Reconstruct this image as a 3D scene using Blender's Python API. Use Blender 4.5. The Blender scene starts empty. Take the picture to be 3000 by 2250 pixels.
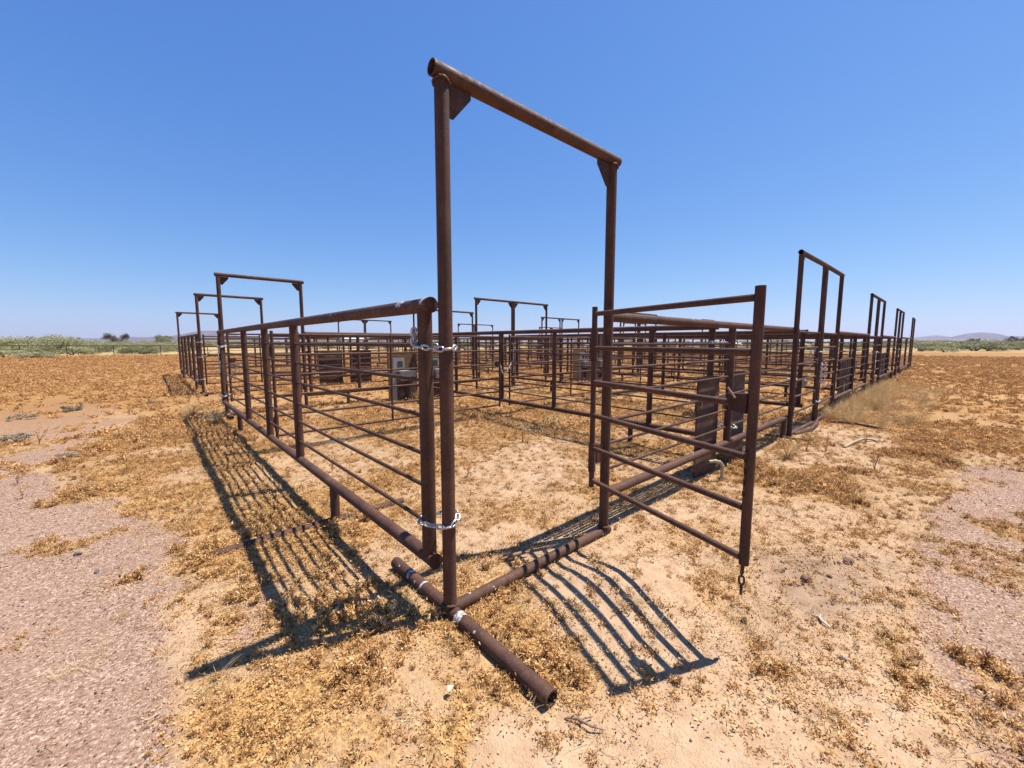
import bpy, math, random
import numpy as np
from mathutils import Vector, Matrix

random.seed(7)
RNG = np.random.default_rng(7)
scene = bpy.context.scene
COL = scene.collection
PI = math.pi

# ------------------------------------------------------------------ noise
def _hash(ix, iy, seed):
    h = (ix.astype(np.int64) * 374761393 + iy.astype(np.int64) * 668265263 + seed * 1442695041) & 0x7fffffff
    h = ((h ^ (h >> 13)) * 1274126177) & 0x7fffffff
    h = h ^ (h >> 16)
    return (h & 0xffff) / 65535.0

def vnoise(x, y, s, seed=0):
    x = np.asarray(x, float) / s; y = np.asarray(y, float) / s
    ix = np.floor(x); iy = np.floor(y); fx = x - ix; fy = y - iy
    fx = fx * fx * (3 - 2 * fx); fy = fy * fy * (3 - 2 * fy)
    a = _hash(ix, iy, seed); b = _hash(ix + 1, iy, seed); c = _hash(ix, iy + 1, seed); d = _hash(ix + 1, iy + 1, seed)
    return (a * (1 - fx) + b * fx) * (1 - fy) + (c * (1 - fx) + d * fx) * fy

def fbm(x, y, s, seed=0, octv=3):
    t = 0; a = 1; n = 0
    for k in range(octv):
        t = t + a * vnoise(x, y, s / 2 ** k, seed + 17 * k); n += a; a *= .55
    return t / n

def sstep(a, b, x):
    t = np.clip((x - a) / (b - a), 0, 1); return t * t * (3 - 2 * t)

# ------------------------------------------------------------------ land cover
CAM = np.array([-1.157, -1.798])
FWD = np.array([0.6688, 0.7434]); RGT = np.array([0.7434, -0.6688])

POLY = dict(
 gravel=[[(-2.55,5.83),(-2.03,5.13),(-1.54,3.65),(-1.21,2.85),(-1.08,1.9),(-1.1,1.54),(-1.17,1.1),(-1.18,.62),(-1.14,.24),(-1.1,-.15),(-1.3,-.6),(-4,-.6),(-7,3),(-5.5,6.2)],
         [(-3.1,6.4),(-2.2,6.9),(-1.5,7.6),(-1.7,6.3),(-2.0,5.6),(-2.6,5.7)],
         [(-2.9,8.2),(-1.6,9.6),(-.9,9.2),(-1.6,8.4),(-2.3,7.7)],
         [(-.98,.62),(-.72,.95),(-.62,.72),(-.78,.5),(-.95,.48)],
         [(-3.73,12.9),(-2.86,15.2),(-1.68,11.1),(-2.27,8.33),(-2.92,8.0),(-4.4,8.6)],
         [(7.6,-2.4),(6.1,-1.95),(4.7,-1.68),(3.4,-1.6),(2.6,-1.68),(2.0,-1.72),(1.45,-1.78),(.95,-2.0),(.5,-2.5),(3,-6),(10,-6),(11,-3.2)]],
 sand=[[(3.84,.3),(3.1,-.55),(3.56,-1.08),(3.72,-1.55),(2.93,-1.72),(1.91,-1.58),(1.02,-1.34),(.54,-1.12),(.27,-.81),(.33,-.42),(.54,-.1),(1.45,-.05)],
       [(.9,1.23),(1.9,2.3),(3.3,2.4),(3.5,1.72),(1.61,.22),(.74,.3),(.37,.41)],
       [(8.1,.3),(7.87,-1.0),(5.2,-1.2),(4.4,-.42),(5.5,.2)],
       [(.3,-1.15),(1.2,-1.3),(1.9,-1.6),(1.4,-1.72),(.9,-1.95),(.2,-2.6),(-.3,-1.4)],
       [(-.2,-.5),(.01,-.75),(.38,-.98),(.6,-1.44),(.3,-2.0),(-.6,-.85)]],
 weed=[[(-1.28,.04),(-1.2,.4),(-1.05,1.08),(-.75,1.57),(-.85,4.5),(-.4,8.18),(.1,8.0),(.1,.39),(-.03,.01),(-.33,-.23),(-.48,-.67),(-.9,-.5)]],
 clod=[[(1.99,-.96),(2.8,-1.21),(2.56,-1.63),(1.61,-1.52),(1.23,-1.18)]])

def polydist(x, y, P):
    P = np.array(P); d = np.full(x.shape, 1e9); inside = np.zeros(x.shape, bool)
    n = len(P)
    for i in range(n):
        a = P[i]; b = P[(i + 1) % n]; e = b - a
        t = np.clip(((x - a[0]) * e[0] + (y - a[1]) * e[1]) / (e @ e), 0, 1)
        d = np.minimum(d, np.hypot(x - a[0] - t * e[0], y - a[1] - t * e[1]))
        c = ((a[1] > y) != (b[1] > y))
        with np.errstate(divide='ignore', invalid='ignore'):
            xi = (b[0] - a[0]) * (y - a[1]) / (b[1] - a[1] + 1e-12) + a[0]
        inside ^= c & (x < xi)
    return np.where(inside, d, -d)

def zones(x, y):
    x = np.asarray(x, float); y = np.asarray(y, float)
    r = np.hypot(x - CAM[0], y - CAM[1])
    jit = (fbm(x, y, .35, 3) - .5) * .55 + (fbm(x, y, 1.3, 5) - .5) * .5
    jit = jit * np.clip(r / 3.5, .6, 3)
    z = {}
    for k, L in POLY.items():
        m = np.zeros(x.shape)
        for P in L:
            m = np.maximum(m, sstep(-.14, .18, polydist(x, y, P) + jit * (.55 if k != 'weed' else .15)))
        z[k] = m
    patch = fbm(x, y, .8, 11, 3); big = fbm(x, y, 5, 23, 3)
    w = .38 + .62 * sstep(.38, .62, patch) + .25 * (big - .5)
    inpen = (x > -.1) & (y > .0)
    w = np.where(inpen, w * .8 + .12, w)
    w = np.where(r < 7, w * .8, w)
    w = np.where(r > 14, np.maximum(w, .5 + .5 * sstep(.35, .6, big)), w)
    isl = sstep(.60, .70, fbm(x, y, .55, 31, 3)) * .75 + .03
    isl = np.where(x > 1.0, np.maximum(isl, sstep(.50, .62, fbm(x, y, .4, 37, 3)) * .55), isl)
    w = w * (1 - z['gravel']) + isl * z['gravel']
    sd = .12 + .34 * sstep(.5, .7, fbm(x, y, .45, 41, 3))
    w = w * (1 - z['sand']) + sd * z['sand']
    w = np.maximum(w, z['weed'] * (.52 + .9 * (patch - .42)))
    w = w * (1 - .85 * z['clod'])
    z['w'] = np.clip(w, 0, 1); z['r'] = r
    return z

def ground_z(x, y):
    x = np.asarray(x, float); y = np.asarray(y, float)
    r = np.hypot(x - CAM[0], y - CAM[1])
    z = (fbm(x, y, 1.1, 51, 2) - .5) * .045 + (fbm(x, y, .2, 57, 3) - .5) * .026
    z = z * np.clip(1.2 - r / 60, .25, 1)
    z = z + .075 * np.exp(-((x - .98) ** 2 + (y + .52) ** 2) / .11)
    z = z + .05 * np.exp(-((x - 2.1) ** 2 + (y + 1.25) ** 2) / .12)
    pen = np.exp(-np.maximum(np.abs(y) - .05, 0) ** 2 / .02) * ((x > -.05) & (x < 1.5))
    z = z * (1 - .7 * pen)
    return z - .012

def gz(x, y): return float(ground_z(np.array([x]), np.array([y]))[0])

# ------------------------------------------------------------------ materials
def newmat(name):
    m = bpy.data.materials.new(name); m.use_nodes = True
    nt = m.node_tree; b = nt.nodes['Principled BSDF']
    return m, nt, b

def N(nt, t, **kw):
    n = nt.nodes.new(t)
    for k, v in kw.items(): setattr(n, k, v)
    return n

def ramp(nt, fac, stops):
    n = nt.nodes.new('ShaderNodeValToRGB'); e = n.color_ramp.elements
    while len(e) < len(stops): e.new(.5)
    for i, (p, c) in enumerate(stops):
        e[i].position = p; e[i].color = (*c, 1) if len(c) == 3 else c
    nt.links.new(fac, n.inputs[0]); return n.outputs[0]

def noise(nt, vec, scale, detail=4, rough=.55):
    n = nt.nodes.new('ShaderNodeTexNoise'); n.inputs['Scale'].default_value = scale
    n.inputs['Detail'].default_value = detail; n.inputs['Roughness'].default_value = rough
    if vec is not None: nt.links.new(vec, n.inputs['Vector'])
    return n.outputs[0]

def mixc(nt, fac, a, b, mode='MIX'):
    n = nt.nodes.new('ShaderNodeMix'); n.data_type = 'RGBA'; n.blend_type = mode
    for s, v in ((n.inputs[0], fac), (n.inputs[6], a), (n.inputs[7], b)):
        if hasattr(v, 'is_linked'): nt.links.new(v, s)
        elif isinstance(v, (tuple, list)): s.default_value = (*v, 1)
        else: s.default_value = v
    return n.outputs[2]

def math_(nt, op, a, b=None, clamp=False):
    n = nt.nodes.new('ShaderNodeMath'); n.operation = op; n.use_clamp = clamp
    for i, v in enumerate((a, b)):
        if v is None: continue
        if hasattr(v, 'is_linked'): nt.links.new(v, n.inputs[i])
        else: n.inputs[i].default_value = v
    return n.outputs[0]

def bump(nt, b, h, strength, dist):
    n = nt.nodes.new('ShaderNodeBump'); n.inputs['Strength'].default_value = strength; n.inputs['Distance'].default_value = dist
    nt.links.new(h, n.inputs['Height']); nt.links.new(n.outputs[0], b.inputs['Normal']); return n

def objvec(nt):
    tc = N(nt, 'ShaderNodeTexCoord'); oi = N(nt, 'ShaderNodeObjectInfo')
    s = N(nt, 'ShaderNodeVectorMath', operation='SCALE'); s.inputs[0].default_value = (37, 19, 53)
    nt.links.new(oi.outputs['Random'], s.inputs['Scale'])
    a = N(nt, 'ShaderNodeVectorMath', operation='ADD')
    nt.links.new(tc.outputs['Object'], a.inputs[0]); nt.links.new(s.outputs[0], a.inputs[1])
    return a.outputs[0], tc, oi

def rust_mat(name, white=None, dark=1.0):
    """oxidised pipe: two rust tones, orange patches, pale scratches and a few bird droppings; white=(axis, [(from, to), ...]) adds old paint bands"""
    m, nt, b = newmat(name); vec, tc, oi = objvec(nt)
    n1 = noise(nt, vec, 3.1, 8, .68); n2 = noise(nt, vec, 34, 4, .65); n3 = noise(nt, vec, 190, 2, .5)
    c = ramp(nt, n1, [(.34, (.042*dark, .018*dark, .0115*dark)), (.5, (.07*dark, .030*dark, .0178*dark)), (.64, (.102*dark, .044*dark, .0255*dark)), (.76, (.15*dark, .068*dark, .038*dark))])
    c = mixc(nt, math_(nt, 'MULTIPLY', ramp(nt, n2, [(.55, (0, 0, 0)), (.75, (1, 1, 1))]), .38), c, (.17*dark, .078*dark, .036*dark))
    c = mixc(nt, math_(nt, 'MULTIPLY', ramp(nt, n3, [(.56, (0, 0, 0)), (.68, (1, 1, 1))]), .5), c, (.06*dark, .034*dark, .03*dark))
    # scale flecks: lighter grey-mauve mottling
    n4 = noise(nt, vec, 75, 3, .6)
    c = mixc(nt, math_(nt, 'MULTIPLY', ramp(nt, n4, [(.56, (0, 0, 0)), (.66, (1, 1, 1))]), .3), c, (.155, .09, .064))
    # droppings
    v = N(nt, 'ShaderNodeTexVoronoi'); v.inputs['Scale'].default_value = 7.5
    st = N(nt, 'ShaderNodeMapping'); st.inputs['Scale'].default_value = (1.25, 1.25, .8); nt.links.new(vec, st.inputs[0]); nt.links.new(st.outputs[0], v.inputs['Vector'])
    spot = math_(nt, 'LESS_THAN', math_(nt, 'ADD', v.outputs['Distance'], math_(nt, 'MULTIPLY', n2, .12)), .145)
    sel = N(nt, 'ShaderNodeSeparateColor'); nt.links.new(v.outputs['Color'], sel.inputs[0])
    spot = math_(nt, 'MULTIPLY', spot, math_(nt, 'GREATER_THAN', sel.outputs[0], .66))
    geo = N(nt, 'ShaderNodeNewGeometry'); sx = N(nt, 'ShaderNodeSeparateXYZ'); nt.links.new(geo.outputs['Normal'], sx.inputs[0])
    spot = math_(nt, 'MULTIPLY', spot, math_(nt, 'GREATER_THAN', sx.outputs[2], .12))
    c = mixc(nt, math_(nt, 'MULTIPLY', spot, .75), c, (.46, .40, .33))
    if white:
        ax, bands = white
        so = N(nt, 'ShaderNodeSeparateXYZ'); nt.links.new(tc.outputs['Object'], so.inputs[0]); u = so.outputs[ax]
        tot = None
        for lo, hi in bands:
            mid = (lo + hi) / 2; half = (hi - lo) / 2
            d = math_(nt, 'ABSOLUTE', math_(nt, 'SUBTRACT', u, mid))
            d = math_(nt, 'ADD', d, math_(nt, 'MULTIPLY', math_(nt, 'SUBTRACT', noise(nt, vec, 28, 5, .7), .5), half * 3.2))
            k = math_(nt, 'LESS_THAN', d, half)
            tot = k if tot is None else math_(nt, 'MAXIMUM', tot, k)
        up = ramp(nt, sx.outputs[2], [(.0, (0, 0, 0)), (.25, (1, 1, 1))])
        tot = math_(nt, 'MULTIPLY', tot, math_(nt, 'MULTIPLY', up, ramp(nt, n2, [(.36, (0, 0, 0)), (.5, (1, 1, 1))])))
        c = mixc(nt, tot, c, (.50, .47, .45))
    # long weather streaks and dust splashed up from the soil
    mpz = N(nt, 'ShaderNodeMapping'); mpz.inputs['Scale'].default_value = (9, 9, 1.1); nt.links.new(vec, mpz.inputs[0])
    stk = noise(nt, mpz.outputs[0], 3, 5, .6)
    c = mixc(nt, math_(nt, 'MULTIPLY', ramp(nt, stk, [(.5, (0, 0, 0)), (.72, (1, 1, 1))]), .3), c, (.13*dark, .085*dark, .055*dark))
    nt.links.new(c, b.inputs['Base Color'])
    nt.links.new(ramp(nt, n2, [(.35, (.58, .58, .58)), (.65, (.86, .86, .86))]), b.inputs['Roughness']); b.inputs['Specular IOR Level'].default_value = .3
    bump(nt, b, math_(nt, 'ADD', n3, math_(nt, 'ADD', n2, n4)), .5, .003)
    return m

M = {}
M['rust'] = rust_mat('rusted_pipe')
M['rust_dark'] = rust_mat('rusted_pipe_dark', dark=.8)
M['rust_scraped'] = rust_mat('rusted_pipe_scraped', white=(0, [(.03, .05), (.26, .32)]))
M['rust_foot'] = rust_mat('rusted_foot_pipe_with_paint', white=(1, [(-.125, -.085), (.27, .285), (.42, .45)]))

def metal_mat():
    m, nt, b = newmat('galvanised_chain'); vec, tc, oi = objvec(nt)
    b.inputs['Metallic'].default_value = .75; b.inputs['Roughness'].default_value = .36
    n = noise(nt, vec, 90, 3)
    nt.links.new(ramp(nt, n, [(.3, (.30, .295, .29)), (.7, (.62, .62, .62))]), b.inputs['Base Color'])
    return m
M['chain'] = metal_mat()

def simple(name, stops, scale=8, rough=.8, metallic=0, bstr=.2, stretch=None, det=5):
    m, nt, b = newmat(name); vec, tc, oi = objvec(nt)
    if stretch:
        mp = N(nt, 'ShaderNodeMapping'); mp.inputs['Scale'].default_value = stretch; nt.links.new(vec, mp.inputs[0]); vec = mp.outputs[0]
    n = noise(nt, vec, scale, det, .6)
    nt.links.new(ramp(nt, n, stops), b.inputs['Base Color']); b.inputs['Roughness'].default_value = rough; b.inputs['Metallic'].default_value = metallic
    b.inputs['Specular IOR Level'].default_value = .25
    if bstr: bump(nt, b, n, bstr, .004)
    return m
M['galv'] = simple('dull_galvanised_sheet', [(.3, (.20, .20, .205)), (.7, (.34, .34, .345))], 5, .5, .35, .05)
M['ply'] = simple('weathered_plywood', [(.3, (.085, .044, .02)), (.5, (.15, .082, .037)), (.7, (.21, .125, .06))], 6, .85, 0, .2, (1, 1, 6))
M['board'] = simple('stained_steel_board', [(.30, (.035, .02, .015)), (.5, (.085, .046, .033)), (.64, (.15, .082, .052)), (.72, (.33, .22, .11))], 3.2, .7, 0, .15, (1, 1, 2.2))
M['pvc'] = simple('sun_yellowed_plastic_pipe', [(.3, (.30, .24, .14)), (.7, (.42, .35, .22))], 14, .5, 0, 0)
M['wood'] = simple('grey_weathered_wood', [(.3, (.12, .07, .045)), (.7, (.3, .2, .14))], 22, .9, 0, .4, (1, 6, 6))
M['twig'] = simple('bleached_twig', [(.3, (.42, .32, .24)), (.7, (.62, .5, .4))], 30, .9, 0, .2)
M['clod'] = simple('dry_dirt_clod', [(.3, (.13, .075, .048)), (.7, (.21, .125, .085))], 40, .95, 0, .6)
M['stone'] = simple('dark_stone', [(.3, (.07, .055, .06)), (.7, (.16, .13, .13))], 40, .9, 0, .4)
M['paper'] = simple('sun_bleached_paper', [(.3, (.36, .33, .24)), (.7, (.46, .42, .32))], 20, .9, 0, 0)
M['white_wall'] = simple('white_siding', [(.3, (.6, .6, .6)), (.7, (.75, .75, .75))], 1, .8, 0, 0)
M['grey_roof'] = simple('pale_metal_roof', [(.3, (.4, .42, .45)), (.7, (.55, .57, .6))], 1, .5, 0, 0)
M['glass_dark'] = simple('dark_window_glass', [(.3, (.03, .035, .04)), (.7, (.05, .055, .06))], 1, .15, 0, 0)
M['fence_dark'] = simple('dark_fence_pipe', [(.3, (.03, .025, .02)), (.7, (.07, .06, .045))], 3, .8, 0, 0)
M['trunk'] = simple('desert_bark', [(.3, (.06, .045, .035)), (.7, (.13, .1, .08))], 12, .9, 0, .3)

def leaf_mat(name, cols, rnd=.35, trans=.15):
    m, nt, b = newmat(name)
    at = N(nt, 'ShaderNodeAttribute'); at.attribute_name = 'tint'
    oi = N(nt, 'ShaderNodeObjectInfo')
    c = ramp(nt, at.outputs['Fac'], cols)
    v = math_(nt, 'ADD', math_(nt, 'MULTIPLY', oi.outputs['Random'], rnd), 1 - rnd / 2)
    hs = N(nt, 'ShaderNodeHueSaturation'); nt.links.new(c, hs.inputs['Color']); nt.links.new(v, hs.inputs['Value'])
    nt.links.new(hs.outputs[0], b.inputs['Base Color']); b.inputs['Roughness'].default_value = .75; b.inputs['Specular IOR Level'].default_value = .2
    tr = N(nt, 'ShaderNodeBsdfTranslucent'); nt.links.new(hs.outputs[0], tr.inputs[0])
    mx = N(nt, 'ShaderNodeMixShader'); mx.inputs[0].default_value = trans
    out = nt.nodes['Material Output']
    nt.links.new(b.outputs[0], mx.inputs[1]); nt.links.new(tr.outputs[0], mx.inputs[2]); nt.links.new(mx.outputs[0], out.inputs[0])
    return m
M['weed'] = leaf_mat('dry_weed_leaves', [(0, (.19, .076, .026)), (.25, (.38, .185, .062)), (.55, (.56, .325, .12)), (.82, (.66, .43, .19)), (1, (.73, .55, .31))])
M['weed_far'] = leaf_mat('rusty_dry_weeds', [(0, (.29, .135, .048)), (.4, (.52, .28, .10)), (.75, (.64, .385, .155)), (1, (.72, .50, .25))])
M['chaff'] = leaf_mat('dark_chaff', [(0, (.05, .022, .012)), (.4, (.16, .075, .03)), (.8, (.36, .2, .08)), (1, (.55, .38, .2))])
M['straw'] = leaf_mat('pale_straw', [(0, (.46, .31, .13)), (.5, (.66, .48, .24)), (1, (.78, .62, .38))], .35, .35)
M['sage'] = leaf_mat('grey_green_sage_leaves', [(0, (.16, .13, .085)), (.5, (.26, .22, .145)), (1, (.36, .31, .21))])
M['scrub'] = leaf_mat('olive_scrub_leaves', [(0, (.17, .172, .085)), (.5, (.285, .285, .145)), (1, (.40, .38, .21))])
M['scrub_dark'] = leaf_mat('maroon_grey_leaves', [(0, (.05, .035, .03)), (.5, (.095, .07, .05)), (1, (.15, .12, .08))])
M['green'] = leaf_mat('fresh_green_leaves', [(0, (.16, .2, .06)), (.5, (.3, .34, .12)), (1, (.45, .42, .2))])
M['pebble'] = leaf_mat('pinkish_gravel', [(0, (.09, .056, .04)), (.5, (.215, .135, .092)), (1, (.42, .305, .225))], .7, 0)

def ground_mat():
    m, nt, b = newmat('desert_ground')
    at = N(nt, 'ShaderNodeAttribute'); at.attribute_name = 'zone'; sc = N(nt, 'ShaderNodeSeparateColor'); nt.links.new(at.outputs['Color'], sc.inputs[0])
    geo = N(nt, 'ShaderNodeNewGeometry'); P = geo.outputs['Position']
    f1 = noise(nt, P, 9, 6, .65); f2 = noise(nt, P, 60, 4, .6); f3 = noise(nt, P, 1.3, 5, .6); f4 = noise(nt, P, .09, 5, .6)
    sand = ramp(nt, f1, [(.3, (.315, .20, .115)), (.5, (.385, .258, .158)), (.7, (.45, .318, .208))])
    sand = mixc(nt, math_(nt, 'MULTIPLY', ramp(nt, f2, [(.58, (0, 0, 0)), (.72, (1, 1, 1))]), .5), sand, (.25, .14, .07))
    vo = N(nt, 'ShaderNodeTexVoronoi'); vo.inputs['Scale'].default_value = 120; nt.links.new(P, vo.inputs['Vector'])
    sand = mixc(nt, math_(nt, 'MULTIPLY', at.outputs['Alpha'], .8), sand, ramp(nt, f1, [(.35, (.20, .125, .075)), (.65, (.32, .212, .138))]))
    litter = ramp(nt, noise(nt, P, 42, 5, .75), [(.36, (.06, .027, .011)), (.45, (.23, .12, .042)), (.55, (.42, .255, .095)), (.66, (.56, .39, .19))])
    litter = mixc(nt, ramp(nt, f3, [(.35, (0, 0, 0)), (.65, (.55, .55, .55))]), litter, (.32, .17, .058))
    cs = N(nt, 'ShaderNodeSeparateColor'); nt.links.new(vo.outputs['Color'], cs.inputs[0])
    grav = ramp(nt, cs.outputs[0], [(.0, (.09, .05, .033)), (.3, (.23, .14, .098)), (.75, (.31, .20, .145)), (1, (.54, .40, .30))])
    grav = mixc(nt, math_(nt, 'MULTIPLY', ramp(nt, f3, [(.3, (0, 0, 0)), (.7, (1, 1, 1))]), .5), grav, (.265, .165, .115))
    far = ramp(nt, f4, [(.3, (.22, .108, .038)), (.46, (.27, .14, .05)), (.6, (.315, .175, .068)), (.75, (.36, .225, .10))])
    wf = math_(nt, 'ADD', sc.outputs[0], math_(nt, 'MULTIPLY', math_(nt, 'SUBTRACT', f1, .5), 1.1))
    c = mixc(nt, ramp(nt, wf, [(.28, (0, 0, 0)), (.72, (1, 1, 1))]), sand, litter)
    gf = math_(nt, 'ADD', sc.outputs[1], math_(nt, 'MULTIPLY', math_(nt, 'SUBTRACT', f1, .5), .7))
    c = mixc(nt, ramp(nt, gf, [(.35, (0, 0, 0)), (.65, (1, 1, 1))]), c, mixc(nt, ramp(nt, wf, [(.4, (0, 0, 0)), (.75, (.8, .8, .8))]), grav, litter))
    c = mixc(nt, math_(nt, 'MULTIPLY', sc.outputs[2], .9), c, far)
    # beyond the pens: a strip of straw grass, then scrub land
    gr = N(nt, 'ShaderNodeAttribute'); gr.attribute_name = 'belt'
    c = mixc(nt, gr.outputs['Fac'], c, ramp(nt, f4, [(.35, (.27, .20, .09)), (.6, (.40, .28, .135))]))
    nt.links.new(c, b.inputs['Base Color']); b.inputs['Roughness'].default_value = .95; b.inputs['Specular IOR Level'].default_value = .1
    h = math_(nt, 'ADD', math_(nt, 'MULTIPLY', f2, .5), math_(nt, 'ADD', f1, math_(nt, 'MULTIPLY', vo.outputs['Distance'], -.5)))
    bump(nt, b, h, .55, .016)
    return m
M['ground'] = ground_mat()

def hill_mat():
    m, nt, b = newmat('rocky_hill'); geo = N(nt, 'ShaderNodeNewGeometry')
    n = noise(nt, geo.outputs['Position'], .02, 6, .65)
    nt.links.new(ramp(nt, n, [(.3, (.07, .06, .06)), (.55, (.125, .098, .088)), (.75, (.18, .14, .115))]), b.inputs['Base Color']); b.inputs['Roughness'].default_value = .95
    return m
M['hill'] = hill_mat()

# ------------------------------------------------------------------ mesh builder
class MB:
    def __init__(self): self.v = []; self.f = []; self.s = []
    def add(self, vs, fs, smooth=True):
        o = len(self.v); self.v.extend([tuple(p) for p in vs]); self.f.extend([tuple(i + o for i in f) for f in fs]); self.s.extend([smooth] * len(fs)); return self
    def tube(self, pts, r, n=14, cap=True, rs=None, wall=0):
        pts = [Vector(p) for p in pts]; rings = []; vs = []; k = len(pts)
        up = None
        for i, p in enumerate(pts):
            t = (pts[min(i + 1, k - 1)] - pts[max(i - 1, 0)]).normalized()
            if up is None: up = Vector((0, 0, 1)) if abs(t.z) < .9 else Vector((1, 0, 0))
            a = t.cross(up).normalized(); b = a.cross(t).normalized(); up = b
            rr = rs[i] if rs else r
            for j in range(n):
                q = 2 * PI * j / n; vs.append(p + a * (rr * math.cos(q)) + b * (rr * math.sin(q)))
        fs = [(i * n + j, i * n + (j + 1) % n, (i + 1) * n + (j + 1) % n, (i + 1) * n + j) for i in range(k - 1) for j in range(n)]
        self.add(vs, fs)
        if wall:
            o = len(self.v) - len(vs)
            for i, s in ((0, 1), (k - 1, -1)):
                t = (pts[1] - pts[0]).normalized() if i == 0 else (pts[-1] - pts[-2]).normalized() * -1
                ring = vs[i * n:(i + 1) * n]; c = pts[i]
                inner = [c + (q - c) * (1 - wall / r) for q in ring]; deep = [q + t * (.35) for q in inner]
                fs2 = []
                for j in range(n):
                    j2 = (j + 1) % n
                    fs2 += [(j, j2, n + j2, n + j), (n + j, n + j2, 2 * n + j2, 2 * n + j)]
                fs2.append(tuple(range(2 * n, 3 * n)))
                self.add(ring + inner + deep, fs2, False)
        elif cap:
            self.add(vs[:n], [tuple(range(n))[::-1]], False); self.add(vs[-n:], [tuple(range(n))], False)
        return self
    def box(self, c, d, ax=None, bev=0):
        ax = ax or (Vector((1, 0, 0)), Vector((0, 1, 0)), Vector((0, 0, 1))); c = Vector(c)
        vs = [c + ax[0] * (sx * d[0] / 2) + ax[1] * (sy * d[1] / 2) + ax[2] * (sz * d[2] / 2) for sx in (-1, 1) for sy in (-1, 1) for sz in (-1, 1)]
        return self.add(vs, [(0, 1, 3, 2), (4, 6, 7, 5), (0, 4, 5, 1), (2, 3, 7, 6), (0, 2, 6, 4), (1, 5, 7, 3)], False)
    def prism(self, outline, nrm, th):
        nrm = Vector(nrm).normalized() * (th / 2); A = [Vector(p) - nrm for p in outline]; B = [Vector(p) + nrm for p in outline]; n = len(A)
        return self.add(A + B, [tuple(range(n))[::-1], tuple(range(n, 2 * n))] + [(i, (i + 1) % n, n + (i + 1) % n, n + i) for i in range(n)], False)
    def link(self, c, d, side, L=.046, W=.030, r=.0046, n=6, seg=12):
        c = Vector(c); d = Vector(d).normalized(); side = Vector(side); side = (side - d * side.dot(d)).normalized(); nn = d.cross(side)
        pts = []
        for i in range(seg):
            a = 2 * PI * i / seg; u = math.cos(a); w = math.sin(a)
            pts.append(c + d * (u * W / 2 - r * u + (L - W) / 2 * (1 if u > 1e-6 else -1 if u < -1e-6 else 0)) + side * (w * (W / 2 - r)))
        vs = []
        for i in range(seg):
            t = (pts[(i + 1) % seg] - pts[i - 1]).normalized(); b = t.cross(nn).normalized()
            for j in range(n):
                q = 2 * PI * j / n; vs.append(pts[i] + nn * (r * math.cos(q)) + b * (r * math.sin(q)))
        return self.add(vs, [(i * n + j, ((i + 1) % seg) * n + j, ((i + 1) % seg) * n + (j + 1) % n, i * n + (j + 1) % n) for i in range(seg) for j in range(n)])
    def mesh(self, name, mat):
        me = bpy.data.meshes.new(name); me.from_pydata(self.v, [], self.f); me.update()
        me.polygons.foreach_set('use_smooth', self.s); me.materials.append(mat); return me
    def build(self, name, mat, parent=None, loc=None):
        o = bpy.data.objects.new(name, self.mesh(name, mat)); COL.objects.link(o)
        if parent: o.parent = parent
        if loc: o.location = loc
        return o

def tag(o, label=None, cat=None, group=None, kind=None):
    if label: o['label'] = label
    if cat: o['category'] = cat
    if group: o['group'] = group
    if kind: o['kind'] = kind
    return o

def thing(name, loc, rz, label, cat, group=None):
    o = bpy.data.objects.new(name, None); o.empty_display_size = .2; COL.objects.link(o)
    o.location = loc; o.rotation_euler = (0, 0, rz); return tag(o, label, cat, group)

_cache = {}
def part(name, mat, parent, key, fn):
    """a child mesh; parts of the same shape share one mesh"""
    k = (name, mat.name, key)
    if k not in _cache:
        b = MB(); fn(b); _cache[k] = b.mesh(name, mat)
    o = bpy.data.objects.new(name, _cache[k]); COL.objects.link(o); o.parent = parent; return o

# ------------------------------------------------------------------ pens: panels, arches, gates
R_POST, R_RAIL, R_ROD = .0395, .038, .0122
def make_panel(P, Q, label, group, posts, legs, foot=(), top_mat='rust', ends=True):
    dx, dy = Q[0] - P[0], Q[1] - P[1]; L = round(math.hypot(dx, dy), 2); ang = math.atan2(dy, dx)
    t = thing('pipe_fence_panel', (P[0], P[1], 0), ang, label, 'fence panel', group)
    zt, zb = 1.69, .30
    def rail(z):
        def f(b):
            b.tube([(0, 0, z), (L, 0, z)], R_RAIL, 18)
        return f
    for rl, z in ((part('top_rail', M[top_mat], t, (L, 't'), rail(zt)), zt), (part('bottom_rail', M['rust'], t, (L, 'b'), rail(zb)), zb)):
        for x, s in ((-.002, -1), (L + .002, 1)):
            if ends: part('end_cap', M['rust_dark'], rl, (L, z, s), lambda b: b.tube([(x, 0, z), (x + s * .006, 0, z)], R_RAIL + .003, 18))
    for x in ([.062] if ends else []) + list(posts) + ([L - .062] if ends else []):
        part('post', M['rust'], t, (round(x, 2),), lambda b: b.tube([(x, 0, zb + .02), (x, 0, zt - .02)], R_POST, 16))
    for i in range(6):
        z = zb + (zt - zb) * (i + 1) / 7 + .01 * math.sin(i * 2.3)
        part('rod', M['rust_dark'], t, (L, i), lambda b: b.tube([(.03, 0, z), (L * .33, 0, z - .004), (L * .7, 0, z + .003), (L - .03, 0, z)], R_ROD, 8))
    for k, x in enumerate(legs):
        part('leg', M['rust'], t, (round(x, 2),), lambda b: b.tube([(x, 0, -.05), (x, 0, zb - .02)], R_POST - .002, 14))
        if k < len(foot):
            a, c = foot[k]
            part('foot_pipe', M['rust'], t, (round(x, 2), a, c), lambda b: b.tube([(x, a, -.012), (x, c, -.016)], .036, 16, wall=.006))
    return t

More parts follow.
